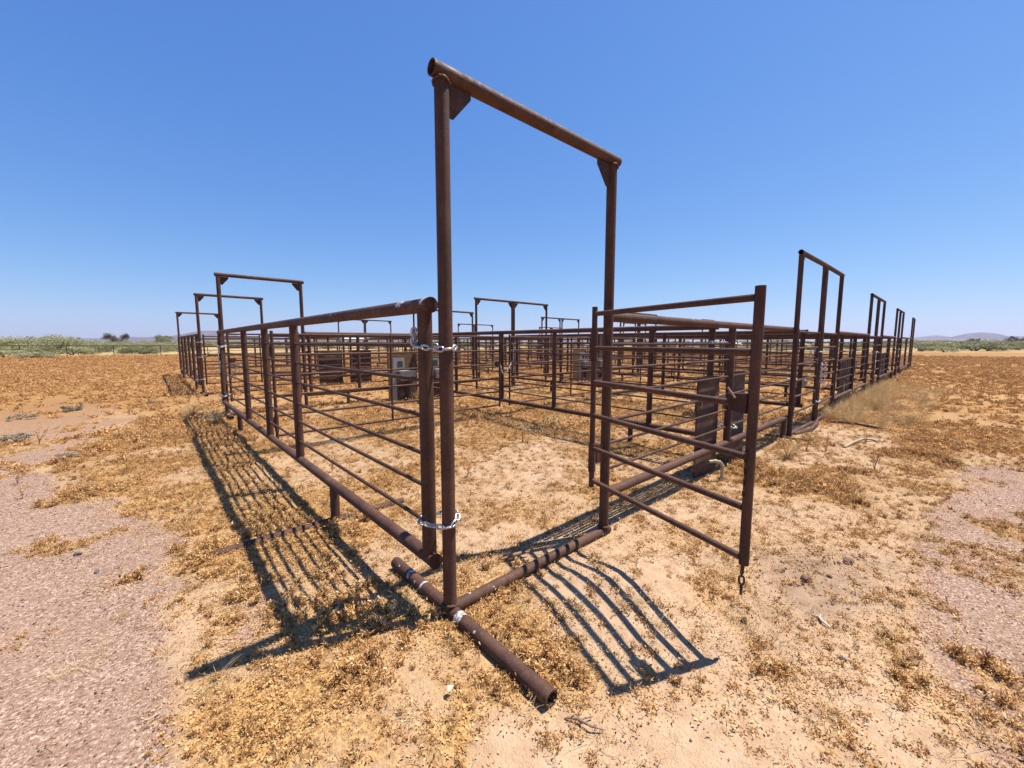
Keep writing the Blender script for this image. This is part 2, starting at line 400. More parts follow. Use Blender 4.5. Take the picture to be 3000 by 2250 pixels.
def make_arch(x0, y0, W, ang, H, label, group, foot=None, weld=False):
    t = thing('gate_arch', (x0, y0, 0), ang, label, 'gate arch', group); rp = .0365; W = round(W, 2); H = round(H, 2)
    for x in (0, W):
        part('upright', M['rust'], t, (x, H), lambda b: b.tube([(x, 0, -.06), (x, 0, H - .03)], rp, 18))
    part('crossbeam', M['rust'], t, (W, H), lambda b: b.tube([(-.055, 0, H), (W + .065, 0, H)], .0375, 20, wall=.006))
    for x, s in ((rp, 1), (W - rp, -1)):
        z = H - .04
        part('gusset', M['rust_dark'], t, (round(x, 2), H), lambda b: b.prism([(x, 0, z), (x + s * .135, 0, z), (x + s * .135, 0, z - .03), (x + s * .03, 0, z - .155), (x, 0, z - .155)], (0, 1, 0), .012))
    part('sill_pipe', M['rust'], t, (W,), lambda b: b.tube([(.03, 0, .028), (W + .06, 0, .020)], .0345, 18, wall=.006))
    if weld:
        for (cx, cz, rr) in ((0, .062, rp), (W, .058, rp), (0, H - .047, rp), (W, H - .047, rp)):
            def beads(b):
                rg = random.Random(4); n, m = 26, 6; vs = []
                for i in range(n):
                    a = 2 * PI * i / n; q = .0075 * rg.uniform(.7, 1.35); dz = .006 * math.sin(2 * a) + .003 * rg.uniform(-1, 1)
                    for j in range(m):
                        u = 2 * PI * j / m; vs.append(((rr + .003 + q * math.cos(u)) * math.cos(a) + cx, (rr + .003 + q * math.cos(u)) * math.sin(a), cz + dz + q * math.sin(u)))
                b.add(vs, [(i * m + j, ((i + 1) % n) * m + j, ((i + 1) % n) * m + (j + 1) % m, i * m + (j + 1) % m) for i in range(n) for j in range(m)])
            part('weld_bead', M['rust'], t, (W, H, cx, cz), beads)
    if foot: part('foot_pipe', M['rust_foot'], t, foot, lambda b: b.tube([(0, foot[0], .022), (0, foot[1], .022)], .0362, 20, wall=.007))
    return t

def make_gate(hx, hy, ang, L, label, group, zb=.45, zt=1.74, mid=False, sleeves=True, plate_dir=None, rail_n=6, latch=2):
    t = thing('pipe_gate', (hx, hy, 0), ang, label, 'gate', group); L = round(L, 2); key0 = (L, zb, zt)
    part('hinge_stile', M['rust'], t, key0, lambda b: b.tube([(0, 0, zb - .05), (0, 0, zt + .05)], .020, 14))
    part('end_stile', M['rust'], t, key0, lambda b: b.tube([(L, 0, zb - .03 if not mid else zb - .04), (L, 0, zt + .05)], .0225 if not mid else .0185, 14))
    if mid: part('middle_stile', M['rust'], t, key0, lambda b: b.tube([(L * .42, 0, zb - .02), (L * .42, 0, zt + .02)], .019, 12))
    for i in range(rail_n):
        z = zt - (zt - zb) * i / (rail_n - 1)
        part('rail', M['rust'], t, key0 + (i,), lambda b: b.tube([(.018, 0, z), (L - .02, 0, z)], .0172, 14))
    if latch is not None:
        z = zt - (zt - zb) * latch / (rail_n - 1)
        lp = part('latch_plate', M['rust_dark'], t, key0, lambda b: b.prism([(L - .13, 0, z + .045), (L - .02, 0, z + .055), (L - .02, 0, z - .04), (L - .10, 0, z - .035)], (0, 1, 0), .044))
        part('latch_bolt', M['wood'], lp, key0, lambda b: b.tube([(L - .11, -.034, z + .075), (L - .065, -.040, z + .03)], .0055, 8))
    if sleeves and plate_dir is not None:
        d = Vector(plate_dir)
        for z in (zb + .17, zt - .24):
            def f(b, z=z):
                b.tube([(0, 0, z - .1), (0, 0, z + .11)], .027, 14)
                c = d * (.5 * d.length + .0) / max(d.length, 1e-6)
                n = d.cross(Vector((0, 0, 1))).normalized()
                b.prism([Vector((0, 0, z - .05)) + d * .35, Vector((0, 0, z + .09)) + d * .35, Vector((0, 0, z + .085)) + d, Vector((0, 0, z - .05)) + d], n, .014)
            part('hinge', M['rust'], t, key0 + (round(z, 2), tuple(round(v, 3) for v in d)), f)
    return t

def chain_along(path, label, group, mat='chain', big=1.0, name='steel_chain'):
    """links laid one after another along a polyline, each turned a quarter against the last"""
    P = [Vector(p) for p in path]; seg = [(P[i + 1] - P[i]).length for i in range(len(P) - 1)]; tot = sum(seg)
    pitch = .034 * big; n = max(3, int(tot / pitch)); b = MB()
    base = Vector(P[0])
    for k in range(n):
        s = (k + .5) / n * tot; i = 0
        while i < len(seg) - 1 and s > seg[i]: s -= seg[i]; i += 1
        d = (P[i + 1] - P[i]).normalized(); c = P[i] + d * s
        side = Vector((0, 0, 1)) if abs(d.z) < .8 else Vector((1, 0, 0))
        if k % 2: side = d.cross(side)
        rot = .25 * math.sin(k * 5.1)
        side = side + d.cross(side) * rot
        b.link(c - base, d, side, .046 * big, .029 * big, .0048 * big)
    o = b.build(name, M[mat]); o.location = base
    return tag(o, label, 'chain', group)

def loop_path(c1, r1, c2, r2, z, sag=.02, n=26, pad=.012, tilt=0):
    """closed stadium loop round two posts"""
    c1 = Vector((*c1, 0)); c2 = Vector((*c2, 0)); d = (c2 - c1); a0 = math.atan2(d.y, d.x); pts = []
    for c, r, st in ((c1, r1, a0 + PI / 2), (c2, r2, a0 - PI / 2)):
        for i in range(n // 2 + 1):
            a = st + PI * i / (n // 2); pts.append(c + Vector((math.cos(a), math.sin(a), 0)) * (r + pad))
    pts.append(pts[0].copy())
    cen = (c1 + c2) / 2; vd = Vector((-FWD[0], -FWD[1], 0)); rd = Vector((RGT[0], RGT[1], 0))
    for p in pts: p.z = z - sag * max(0, (p - cen).dot(vd)) / .06 + tilt * (p - cen).dot(rd)
    return pts

ORD = ['first', 'second', 'third', 'fourth', 'fifth', 'sixth', 'seventh', 'eighth', 'ninth', 'tenth', 'eleventh', 'twelfth']
G_ARCH, G_PAN, G_CROSS, G_GATE, G_MID, G_CH = ('pipe arches over the pen gates', 'pipe fence panels round the pens', 'cross fences between the pens', 'narrow gates under the arches', 'long gates dividing the pens', 'galvanised chains on the gates')

# near corner
a = make_arch(0, 0, 1.43, 0, 2.80, 'tallest nearest rusty pipe arch at the pen corner, its gate swung open', G_ARCH, foot=(-.76, .66), weld=True)
A_GATE = math.radians(-107)
make_gate(1.262, .0, A_GATE, 1.22, 'open rusty six-rail gate hanging in front of the nearest arch', G_GATE, zb=.47, zt=1.70,
          plate_dir=Matrix.Rotation(-A_GATE, 3, 'Z') @ Vector((.15, .0, 0)))
ex, ey = 1.262 + 1.22 * math.cos(A_GATE), 0 + 1.22 * math.sin(A_GATE)
chain_along([(ex - .012, ey, .44), (ex - .016, ey, .38), (ex - .012, ey, .29)], 'short rusty chain dangling below the open gate', None, 'rust', 1.15)
chain_along([(ex - .026, ey + .008, 1.0), (ex - .023, ey + .006, .88), (ex - .026, ey + .008, .78)], 'rusty latch chain hanging down the stile of the open gate', None, 'rust', .8)

LF = make_panel((-.05, .06), (-.05, 8.10), 'long nearest rusty pipe panel whose top rail end is scraped white', G_PAN, [2.62, 3.95, 5.38], [1.62, 6.25], [(-.62, .88), (-.1, .35)], 'rust_scraped')
make_panel((-.05, 12.75), (-.03, 21.5), 'rusty outer pipe panel on the left beyond the open alley', G_PAN, [1.6, 3.2, 4.9, 6.6], [1.3, 7.2], [(-.5, .5), (-.4, .4)])
cp1, cp2 = (-.05, .122), (0, 0)
chain_along(loop_path(cp1, .04, cp2, .0365, 1.478, .012), 'bright chain looped high round the near corner posts', G_CH, big=1.25)
chain_along([(-.100, .155, 1.49), (-.102, .16, 1.53), (-.098, .15, 1.565)], 'loose end of chain hooked up behind the near corner post', G_CH, big=1.25)
chain_along(loop_path(cp1, .04, cp2, .0365, .545, .03, tilt=.25), 'bright chain looped low round the near corner posts', G_CH, big=1.2)

# lines across: (name in labels, y as a function of x, arches [(x0, x1)], height)
LINES = [
 ('front line', lambda x: -.02 + .0125 * max(0, x - 8), [(6.40, 7.97), (8.06, 9.55), (14.1, 15.62), (15.72, 17.15), (21.6, 23.02), (23.12, 24.6), (30.7, 32.2)], 2.86),
 ('line behind the first pens', lambda x: 8.14 + .026 * x, [(0, 1.5), (6.46, 7.98), (8.06, 9.68), (14.62, 16.2), (16.3, 17.85), (23.6, 25.2)], 2.82),
 ('line across the alley', lambda x: 12.66 + .066 * x, [(0, 1.58), (6.95, 8.45), (8.52, 10.02), (14.92, 16.52), (16.7, 18.35), (23.7, 25.45), (25.75, 27.05)], 2.82),
 ('rear line', lambda x: 21.75 + .075 * x, [(0, 1.52), (7.15, 8.7), (8.78, 10.45), (15.85, 17.34), (17.44, 19.28), (25.0, 26.65), (26.75, 28.3)], 2.80)]
for li, (lname, yf, arches, H) in enumerate(LINES):
    for k, (x0, x1) in enumerate(arches):
        y0, y1 = yf(x0), yf(x1); ang = math.atan2(y1 - y0, x1 - x0); W = math.hypot(x1 - x0, y1 - y0)
        idx = k + (1 if li == 0 else 0)
        h = H if not (li == 0 and k > 1) else 2.82
        lab = f'rusty pipe arch, {ORD[idx]} from the left in the {lname}'
        make_arch(x0, y0, W, ang, h, lab, G_ARCH, foot=(-.45, .4) if (k == 0 and li > 0) else None)
        # gate leaf: hinged at the side away from the pair's middle
        glab = f'{"ajar" if (k == 0 and li in (1, 2)) else "shut"} rusty six-rail gate under the {ORD[idx]} arch of the {lname}'
        Lg = W - .20; c, s = math.cos(ang), math.sin(ang)
        right_hinge = (k % 2 == 1) if li else (k % 2 == 1)
        if k == 0 and li in (1, 2): right_hinge = True
        elif li == 0: right_hinge = (k % 2 == 1)
        else: right_hinge = (k % 2 == 0)
        if right_hinge:
            hx, hy = x1 - c * .1, y1 - s * .1; ga = ang + PI
            pd = Vector((-.09, 0, 0))
            if k == 0 and li in (1, 2): ga -= math.radians(7)
        else:
            hx, hy = x0 + c * .1, y0 + s * .1; ga = ang; pd = Vector((-.09, 0, 0))
        make_gate(hx, hy, ga, Lg, glab, G_GATE, zb=.36 if li == 0 else .3, zt=1.66, plate_dir=pd)
    # panels between arches
    edges = [(0, 1.43)] + arches if li == 0 else arches
    n = 0
    for k in range(len(edges) - 1):
        xa, xb = edges[k][1], edges[k + 1][0]
        if xb - xa < 1: continue
        n += 1
        ya, yb = yf(xa), yf(xb)
        if li == 0 and k == 0: ya, yb = .03, .03
        Lp = math.hypot(xb - xa, yb - ya)
        posts = [Lp * .5] if li == 0 else [Lp * .5 - .0, Lp * .24, Lp * .77]
        make_panel((xa + (.055 if li else .03), ya), (xb - (.055 if li else .03), yb), f'rusty pipe panel, {ORD[n - 1]} from the left in the {lname}', G_PAN, posts, ([Lp - .17] if k == 0 else [.17, Lp - .17]) if li == 0 else [.9, Lp - 1.0], ([(-.35, .25)] if k == 0 else [(-.3, .25), (-.35, .25)]) if li == 0 else [], ends=li != 0)

# cross fences and dividing gates: two rows of pens
CX1 = [(4.15, 4.42), (7.98, 8.04), (11.9, 12.1), (15.66, 16.25), (19.4, 20.3), (23.05, 24.2), (27.5, 28.5)]
CX2 = [(4.2, 4.3), (8.5, 8.73), (12.4, 12.9), (16.6, 17.4), (20.8, 21.8), (25.6, 26.7)]
for row, (cx, y0f, y1f, nm) in enumerate(((CX1, LINES[0][1], LINES[1][1], 'first row of pens'), (CX2, LINES[2][1], LINES[3][1], 'row of pens beyond the alley'))):
    prev = (-.02, 0.0)
    for k, (xa, xb) in enumerate(cx):
        ya, yb = y0f(xa) + (.2 if k != 0 else .3), y1f(xb) - .14
        L = math.hypot(xb - xa, yb - ya)
        make_panel((xa, ya), (xb, yb), f'rusty cross fence, {ORD[k]} from the left dividing the {nm}', G_CROSS, [.9, 2.8, 4.3, 6.05] if row == 0 else [1.8, 3.6, 5.3, 7.0], [1.2, L - 1.6])
        # dividing gate of the pen to the left of this fence
        f = .545 if row == 0 else .48
        xl = prev[0] + (prev[1] - prev[0]) * f + (.12 if k == 0 else .11); xr = xa + (xb - xa) * f - .11
        yl = y0f(xl) + (y1f(xl) - y0f(xl)) * f; yr = y0f(xr) + (y1f(xr) - y0f(xr)) * f
        flip = (k % 2 == 1)
        g = math.atan2(yr - yl, xr - xl); Lg = math.hypot(xr - xl, yr - yl) - .03
        lab = f'long rusty gate across the middle of the {ORD[k]} pen, {nm}'
        if flip: make_gate(xr, yr, g + PI, Lg, lab, G_MID, zb=.22, zt=1.6, mid=True, sleeves=True, plate_dir=Vector((-.07, 0, 0)), latch=2)
        else: make_gate(xl, yl, g, Lg, lab, G_MID, zb=.22, zt=1.6, mid=True, sleeves=True, plate_dir=Vector((-.07, 0, 0)), latch=2)
        if row == 0 and k < 4:
            z = .98 if k % 2 == 0 else 1.1
            cxm = xa + (xb - xa) * f; cym = y0f(cxm) + (y1f(cxm) - y0f(cxm)) * f
            chain_along([(cxm - .16, cym - .05, z + .06), (cxm - .12, cym - .06, z - .10), (cxm - .03, cym - .07, z - .12), (cxm + .06, cym - .07, z), (cxm + .16, cym - .05, z + .12)],
                        f'chain tying the dividing gates to the {ORD[k]} cross fence from the left', G_CH, big=1.15)
        prev = (xa, xb)

# chains on the arches further off
def post_chain(p, z, label, r=.045, drop=0, wrap=True, off=(.1, 0)):
    pts = []
    if wrap:
        q = (p[0] + off[0], p[1] + off[1]); pts = loop_path(p, r, q, r, z, .01)
    if drop:
        fx, fy = p[0] - FWD[0] * .06, p[1] - FWD[1] * .06
        d = [(fx + .012 * math.sin(i * 1.7), fy, z - drop * i / 6) for i in range(7)]
        if not wrap: pts = d
        else: pts = [Vector(v) for v in reversed(d)] + list(pts)
    chain_along(pts, label, G_CH, big=1.25)
post_chain((7.99, -.02), 1.33, 'chain clipped high round the paired uprights in the front line', off=(.06, 0))
post_chain((7.86, -.06), 1.12, 'chain dangling on the latch of the shut gate left of the paired front uprights', drop=.34, wrap=False)
post_chain((8.17, -.06), 1.12, 'chain dangling on the latch of the shut gate right of the paired front uprights', drop=.38, wrap=False)
post_chain((7.98, -.02), .42, 'chain clipped low round the paired uprights in the front line', off=(.07, 0))
post_chain((15.64, .07), 1.2, 'chain on the gates of the fourth and fifth front arches', drop=.4, off=(.06, 0))
post_chain((23.05, .16), 1.2, 'chain on the gates of the sixth and seventh front arches', drop=.4, off=(.06, 0))
post_chain((-.05, 8.05), 1.42, 'chain wrapped on the far end post of the nearest panel, hanging long', drop=.5, off=(.06, .1))
post_chain((-.05, 8.05), .44, 'chain wrapped low on the far end post of the nearest panel', drop=.2, off=(.06, .1))
chain_along([(.06, 8.1, .78), (.12, 8.05, .86), (.2, 8.0, 1.0), (.26, 7.97, 1.05)], 'chain stretched slantwise from the panel to the ajar gate behind it', G_CH, big=1.6)
post_chain((0, 12.68), 1.5, 'chain round the upright where the alley starts, topmost of three', off=(-.05, .1))
post_chain((0, 12.68), 1.08, 'chain round the upright where the alley starts, middle of three', off=(-.05, .1))
post_chain((0, 12.68), .45, 'chain round the upright where the alley starts, lowest of three', off=(-.05, .1))
chain_along([(.06, 12.66, 1.08), (.12, 12.6, 1.12), (.2, 12.56, 1.22), (.24, 12.55, 1.26)], 'chain stretched to the ajar gate where the alley starts', G_CH, big=1.6)
post_chain((0, 21.7), 1.35, 'chain hanging on the farthest left arch upright', drop=.9, off=(.0, -.15))
post_chain((4.06, .03), 1.5, 'chain round the post of the front panel above the boards', off=(.05, .25))
post_chain((4.06, .03), .5, 'chain round the post of the front panel low between the boards', off=(.05, .25))
post_chain((4.45, 8.2), 1.5, 'chain hanging on the far end of the first cross fence', drop=.9, off=(.05, .1))
post_chain((8.0, 8.3), 1.45, 'chain hanging between the paired uprights behind the first pens', drop=.95, off=(.06, .05))
post_chain((8.02, .15), 1.38, 'chain round the near end of the second cross fence', drop=.4, off=(-.03, -.12))
post_chain((12.1, 8.4), 1.4, 'chain hanging on the far end of the third cross fence', drop=.8, off=(.05, .1))
post_chain((16.3, 13.7), 1.3, 'chain between the paired uprights across the alley', drop=.7, off=(.2, .05))

# boards and waterers
def board(x, y, w, h, ang, label, mat='board', group='boards guarding the waterers', lean=0):
    t = thing('guard_board', (x, y, 0), ang, label, 'board', group)
    part('sheet', M[mat], t, (w, h, mat), lambda b: b.prism([(0, 0, -.03), (w, 0, -.03), (w, 0, h - .015), (w * .6, 0, h), (w * .3, 0, h - .004), (0, 0, h - .01)], (0, 1, 0), .018))
    part('batten', M['wood'], t, (w, h), lambda b: b.box((w / 2, .03, h * .62), (w * .96, .035, .06)))
    for u in (.12, .9): part('wire_tie', M['pvc'], t, (w, h, u), lambda b: b.tube([(w * u, -.012, h * .74 - .05), (w * u, -.03, h * .74), (w * u, -.012, h * .74 + .05)], .006, 6))
    t.rotation_euler = (lean, 0, ang); return t
def waterer(x, y, ang, label, bracket=True, big=1.0):
    t = thing('stock_waterer', (x, y, 0), ang, label, 'waterer', 'grey stock waterers')
    s = big
    def bowl(b):
        o = [(-.24, -.16), (.24, -.16), (.24, .16), (-.24, .16)]; zl, zh = .52 * s, .76 * s; V = []
        for sc, z in ((.8, zl), (1, zh), (.86, zh), (.7, zl + .08)):
            V += [(px * sc * s, py * sc * s, z) for px, py in o]
        F = [(3, 2, 1, 0)] + [(i * 4 + j, i * 4 + (j + 1) % 4, i * 4 + 4 + (j + 1) % 4, i * 4 + 4 + j) for i in range(3) for j in range(4)] + [(12, 13, 14, 15)]
        b.add(V, F, False)
    bo = part('bowl', M['galv'], t, (s,), bowl)
    part('float_cover', M['galv'], bo, (s,), lambda b: b.prism([(-.22 * s, -.15 * s, .765 * s), (.02 * s, -.15 * s, .765 * s), (.02 * s, .15 * s, .785 * s), (-.22 * s, .15 * s, .785 * s)], (0, 0, 1), .008))
    part('pedestal', M['fence_dark'], t, (s,), lambda b: b.tube([(.02, 0, -.05), (.02, 0, .52 * s)], .055 * s, 14, rs=[.06 * s, .05 * s]))
    part('supply_pipe', M['pvc'], t, (s,), lambda b: b.tube([(.2 * s, .02, -.04), (.2 * s, .02, .4 * s), (.19 * s, .02, .6 * s)], .011, 8))
    if bracket:
        def br(b):
            b.box((-.31 * s, .0, .52), (.10, .035, 1.16))
            b.prism([(-.36 * s, -.03, 1.10), (-.05 * s, -.03, 1.10), (-.05 * s, -.03, .86), (-.15 * s, -.03, .76), (-.36 * s, -.03, .76)], (0, 1, 0), .02)
        bk = part('bracket', M['galv'], t, (s,), br)
        part('front_panel', M['board'], t, (s,), lambda b: b.prism([(-.25, .01, -.02), (.34, .01, -.02), (.33, .01, .70), (-.25, .01, .71)], (0, 1, 0), .016))
        part('bracket_opening', M['fence_dark'], bk, (s,), lambda b: b.box((-.17 * s, -.046, .94), (.13, .012, .15)))
    return t
board(3.26, .105, .56, 1.12, 0, 'stained dark board leaning inside the first front panel, left of its post')
board(4.14, .115, .6, 1.13, 0, 'stained dark board inside the first front panel, right of its post', lean=-.02)
waterer(7.25, 1.8, .5, 'low grey waterer bowl in the second pen, beside the dark front boards', bracket=False).scale = (1.1, 1.1, .52)
def back_set(xc, li, mat, lab, y_off=-.12, dark=False, wt=True):
    y = LINES[li][1](xc) + y_off; ang = math.atan(.026 if li == 1 else .066)
    board(xc - .95, y, .82, 1.2, ang, f'{lab[0]}, left of the post', mat)
    board(xc + .12, y + .02, .82, 1.2, ang, f'{lab[0]}, right of the post', mat)
    if wt:
        waterer(xc - .62, y - .32, ang, f'grey bracketed waterer {lab[1]}, left of the post')
        waterer(xc + .42, y - .30, ang, f'grey bracketed waterer {lab[1]}, right of the post')
back_set(4.42, 1, 'ply', ('plywood board behind the first cross fence', 'behind the first cross fence'))
back_set(12.1, 1, 'ply', ('plywood board behind the third cross fence', 'behind the third cross fence'))
back_set(4.2, 2, 'board', ('dark board just across the alley', ''), .12, wt=False)
board(11.2, .18, .72, 1.1, 0, 'stained dark board inside the second front panel, left of its post')
board(12.1, .18, .72, 1.1, 0, 'stained dark board inside the second front panel, right of its post')
waterer(10.9, .95, .3, 'low grey waterer bowl behind the second pair of dark front boards', bracket=False).scale = (1.2, 1.2, .75)
board(19.0, .28, .72, 1.1, 0, 'stained dark board inside the third front panel, left of its post')
board(19.9, .28, .72, 1.1, 0, 'stained dark board inside the third front panel, right of its post')
waterer(18.7, 1.05, .3, 'low grey waterer bowl behind the third pair of dark front boards', bracket=False)

# odds and ends
b = MB(); x, y = 3.42, -.13
b.tube([(x, y, -.05), (x, y, .13), (x - .005, y + .004, .175), (x - .02, y + .02, .205), (x - .06, y + .06, .21), (x - .10, y + .10, .205)], .017, 12)
b.tube([(x, y, .125), (x, y, .165)], .021, 12); b.tube([(x - .045, y + .045, .211), (x - .065, y + .065, .2105)], .021, 12)
tag(b.build('plastic_pipe_elbow', M['pvc']), 'yellowed plastic pipe elbow rising from the dirt under the front panel', 'pipe')
b = MB(); b.tube([(6.55, -.05, .01), (7.1, -.16, .03), (7.7, -.12, .045), (8.2, -.02, .03)], .035, 14)
tag(b.build('buried_pipe', M['rust']), 'half buried pipe lying along the front under the paired arches', 'pipe')
b = MB(); b.tube([(8.3, -.15, .02), (8.35, -.55, .025), (8.15, -.95, .02)], .022, 10)
tag(b.build('loose_pipe', M['rust']), 'thin loose pipe lying on the dirt before the paired arches', 'pipe')
b = MB(); b.tube([(6.2, -.75, .0), (6.5, -.80, .03), (6.85, -.86, .035), (7.0, -.95, .02), (6.98, -1.02, .0)], .017, 8)
tag(b.build('plastic_hose', M['pvc']), 'pale hose end curling out of the sand right of the front panel', 'hose')
b = MB(); b.tube([(.56, .22, .015), (.62, .19, .03), (.70, .165, .035), (.76, .15, .028)], .02, 9, rs=[.006, .013, .012, .005])
tag(b.build('wood_chunk', M['wood']), 'short weathered wood chunk beside the sill pipe of the nearest arch', 'wood')

def lump(name, x, y, r, mat, label, cat, sq=.7, seed=0):
    rg = random.Random(seed); b = MB(); n, m = 10, 6; vs = [(0, 0, -r * sq)]
    ph = [rg.uniform(0, 6.3) for _ in range(6)]
    for i in range(1, m):
        t = PI * i / m
        for j in range(n):
            p = 2 * PI * j / n; k = 1 + .22 * math.sin(2 * p + ph[0] + 2 * t) + .14 * math.sin(3 * p + ph[1]) + .1 * rg.uniform(-1, 1)
            vs.append((r * k * math.sin(t) * math.cos(p), r * .8 * k * math.sin(t) * math.sin(p), -r * sq * math.cos(t) * (1 + .1 * rg.uniform(-1, 1))))
    vs.append((0, 0, r * sq)); L = len(vs) - 1
    fs = [(0, 1 + (j + 1) % n, 1 + j) for j in range(n)] + [(1 + i * n + j, 1 + i * n + (j + 1) % n, 1 + (i + 1) * n + (j + 1) % n, 1 + (i + 1) * n + j) for i in range(m - 2) for j in range(n)] + [(L, 1 + (m - 2) * n + j, 1 + (m - 2) * n + (j + 1) % n) for j in range(n)]
    b.add(vs, fs, False); o = b.build(name, M[mat]); o.location = (x, y, gz(x, y) + r * .35); o.rotation_euler = (0, 0, rg.uniform(0, 6)); return tag(o, label, cat)
lump('dirt_clod', 1.84, -1.24, .032, 'clod', 'dark dirt clod on the churned soil right of the open gate', 'clod', seed=1)
lump('dirt_clod', 2.27, -1.38, .036, 'clod', 'larger dark dirt clod farther right on the pale sand', 'clod', seed=2)
lump('dirt_clod', 1.98, -1.33, .018, 'clod', 'small dirt clod between the two bigger clods', 'clod', seed=3)
lump('stone', 1.22, -1.52, .017, 'stone', 'small dark stone on the sand at lower right', 'stone', seed=4)
lump('stone', -1.62, 2.35, .022, 'stone', 'dark stone lying on the pink gravel at left', 'stone', seed=5)
lump('stone', -1.50, 1.95, .018, 'stone', 'smaller dark stone nearer on the pink gravel at left', 'stone', seed=6)
b = MB(); b.tube([(0, 0, .01), (.04, .01, .018), (.075, -.005, .014), (.10, .012, .01)], .006, 7, rs=[.004, .008, .007, .003]); b.tube([(.07, -.003, .014), (.095, -.03, .012)], .004, 6)
o = b.build('bleached_twig', M['twig']); o.location = (1.45, -1.43, gz(1.45, -1.43)); o.rotation_euler = (0, 0, .9); tag(o, 'forked bleached twig on the sand below the dirt clods', 'twig')
b = MB(); b.tube([(0, 0, .006), (.05, .01, .016), (.11, .0, .02), (.16, .02, .008)], .005, 7, rs=[.003, .006, .005, .002]); b.tube([(.06, .009, .017), (.10, .05, .012)], .003, 6)
o = b.build('brown_twig', M['wood']); o.location = (.0, -.83, gz(0, -.83)); o.rotation_euler = (0, 0, -1.2); tag(o, 'brown forked twig beyond the mouth of the near foot pipe', 'twig')
for i, (x, y, w, lab) in enumerate(((-.29, -.44, .017, 'pale paper scrap on the dead leaves in the foreground'), (-.46, .43, .02, 'pale paper scrap in the striped shadow of the nearest panel'))):
    b = MB(); b.add([(-w, -.008, .004), (w, -.01, .009), (w * .8, .01, .004), (0, .014, .013), (-w * .9, .007, .005)], [(0, 1, 3), (1, 2, 3), (0, 3, 4)], False)
    o = b.build('paper_scrap', M['paper']); o.location = (x, y, gz(x, y) + .03); o.rotation_euler = (0, 0, .3 + i); tag(o, lab, 'paper')

# ------------------------------------------------------------------ ground sheet
def build_ground():
    n = 660; k = 7.6
    u = np.linspace(-1, 1, n); g = np.sinh(k * u) / math.sinh(k) * 5200
    # finer near the middle: spacing about 3 cm at the centre of the visible foreground
    g = np.where(np.abs(g) < 1e-9, 0, g)
    X, Y = np.meshgrid(g + .2, g + .2, indexing='ij'); X = X.ravel(); Y = Y.ravel()
    Z = ground_z(X, Y); r = np.hypot(X, Y); Z = np.where(r > 80, -.012, Z)
    ii, jj = np.meshgrid(np.arange(n - 1), np.arange(n - 1), indexing='ij'); a = (ii * n + jj).ravel()
    F = np.stack([a, a + n, a + n + 1, a + 1], 1)
    me = bpy.data.meshes.new('ground'); me.vertices.add(n * n); me.vertices.foreach_set('co', np.stack([X, Y, Z], 1).ravel().astype(np.float32))
    me.loops.add(F.size); me.loops.foreach_set('vertex_index', F.ravel().astype(np.int32))
    me.polygons.add(len(F)); me.polygons.foreach_set('loop_start', np.arange(0, F.size, 4, dtype=np.int32)); me.polygons.foreach_set('loop_total', np.full(len(F), 4, np.int32))
    me.update(calc_edges=True); me.polygons.foreach_set('use_smooth', np.ones(len(F), bool))
    z = zones(X, Y)
    col = np.stack([z['w'], z['gravel'] * (r < 60), sstep(6, 17, z['r']), z['clod']], 1).astype(np.float32)
    at = me.attributes.new('zone', 'FLOAT_COLOR', 'POINT'); at.data.foreach_set('color', col.ravel())
    dep = (X - CAM[0]) * FWD[0] + (Y - CAM[1]) * FWD[1]
    bl = sstep(36, 47, np.where(X < 6, dep, dep * .72) + (fbm(X, Y, 9, 71) - .5) * 14)
    bt = me.attributes.new('belt', 'FLOAT', 'POINT'); bt.data.foreach_set('value', bl.astype(np.float32))
    me.materials.append(M['ground'])
    o = bpy.data.objects.new('ground', me); COL.objects.link(o); tag(o, kind='structure')
build_ground()

# ------------------------------------------------------------------ weeds, straw, gravel (scattered)
def leafmesh(name, mat, leaves, stems=()):
    """leaves: (centre, along, across, normal, length, width, curl, tint); stems: (points, radius, tint)"""
    V = []; F = []; T = []
    for c, d, s, nn, l, w, cu, t in leaves:
        o = len(V)
        for q, ww, h in ((-.5, .35, -cu), (0, 1, 0), (.5, .25, -cu * 1.3)):
            for sg in (-1, 1):
                V.append(c + d * (l * q) + s * (sg * w * ww * .5) + nn * (l * h + abs(cu) * w * .4 * ww))
        F += [(o, o + 1, o + 3, o + 2), (o + 2, o + 3, o + 5, o + 4)]; T += [t] * 6
    for pts, r, t in stems:
        o = len(V); k = len(pts)
        for i, p in enumerate(pts):
            rr = r * (1 - .6 * i / (k - 1))
            for j in range(3):
                a = 2 * PI * j / 3; V.append(p + Vector((rr * math.cos(a), rr * math.sin(a), 0)))
        F += [(o + i * 3 + j, o + i * 3 + (j + 1) % 3, o + i * 3 + 3 + (j + 1) % 3, o + i * 3 + 3 + j) for i in range(k - 1) for j in range(3)]; T += [t] * (3 * k)
    me = bpy.data.meshes.new(name); me.from_pydata([tuple(v) for v in V], [], F); me.update()
    at = me.attributes.new('tint', 'FLOAT', 'POINT'); at.data.foreach_set('value', np.array(T, np.float32)); me.materials.append(mat)
    return me

def rvec(rg):
    while True:
        v = Vector((rg.uniform(-1, 1), rg.uniform(-1, 1), rg.uniform(-1, 1)))
        if .1 < v.length < 1: return v.normalized()

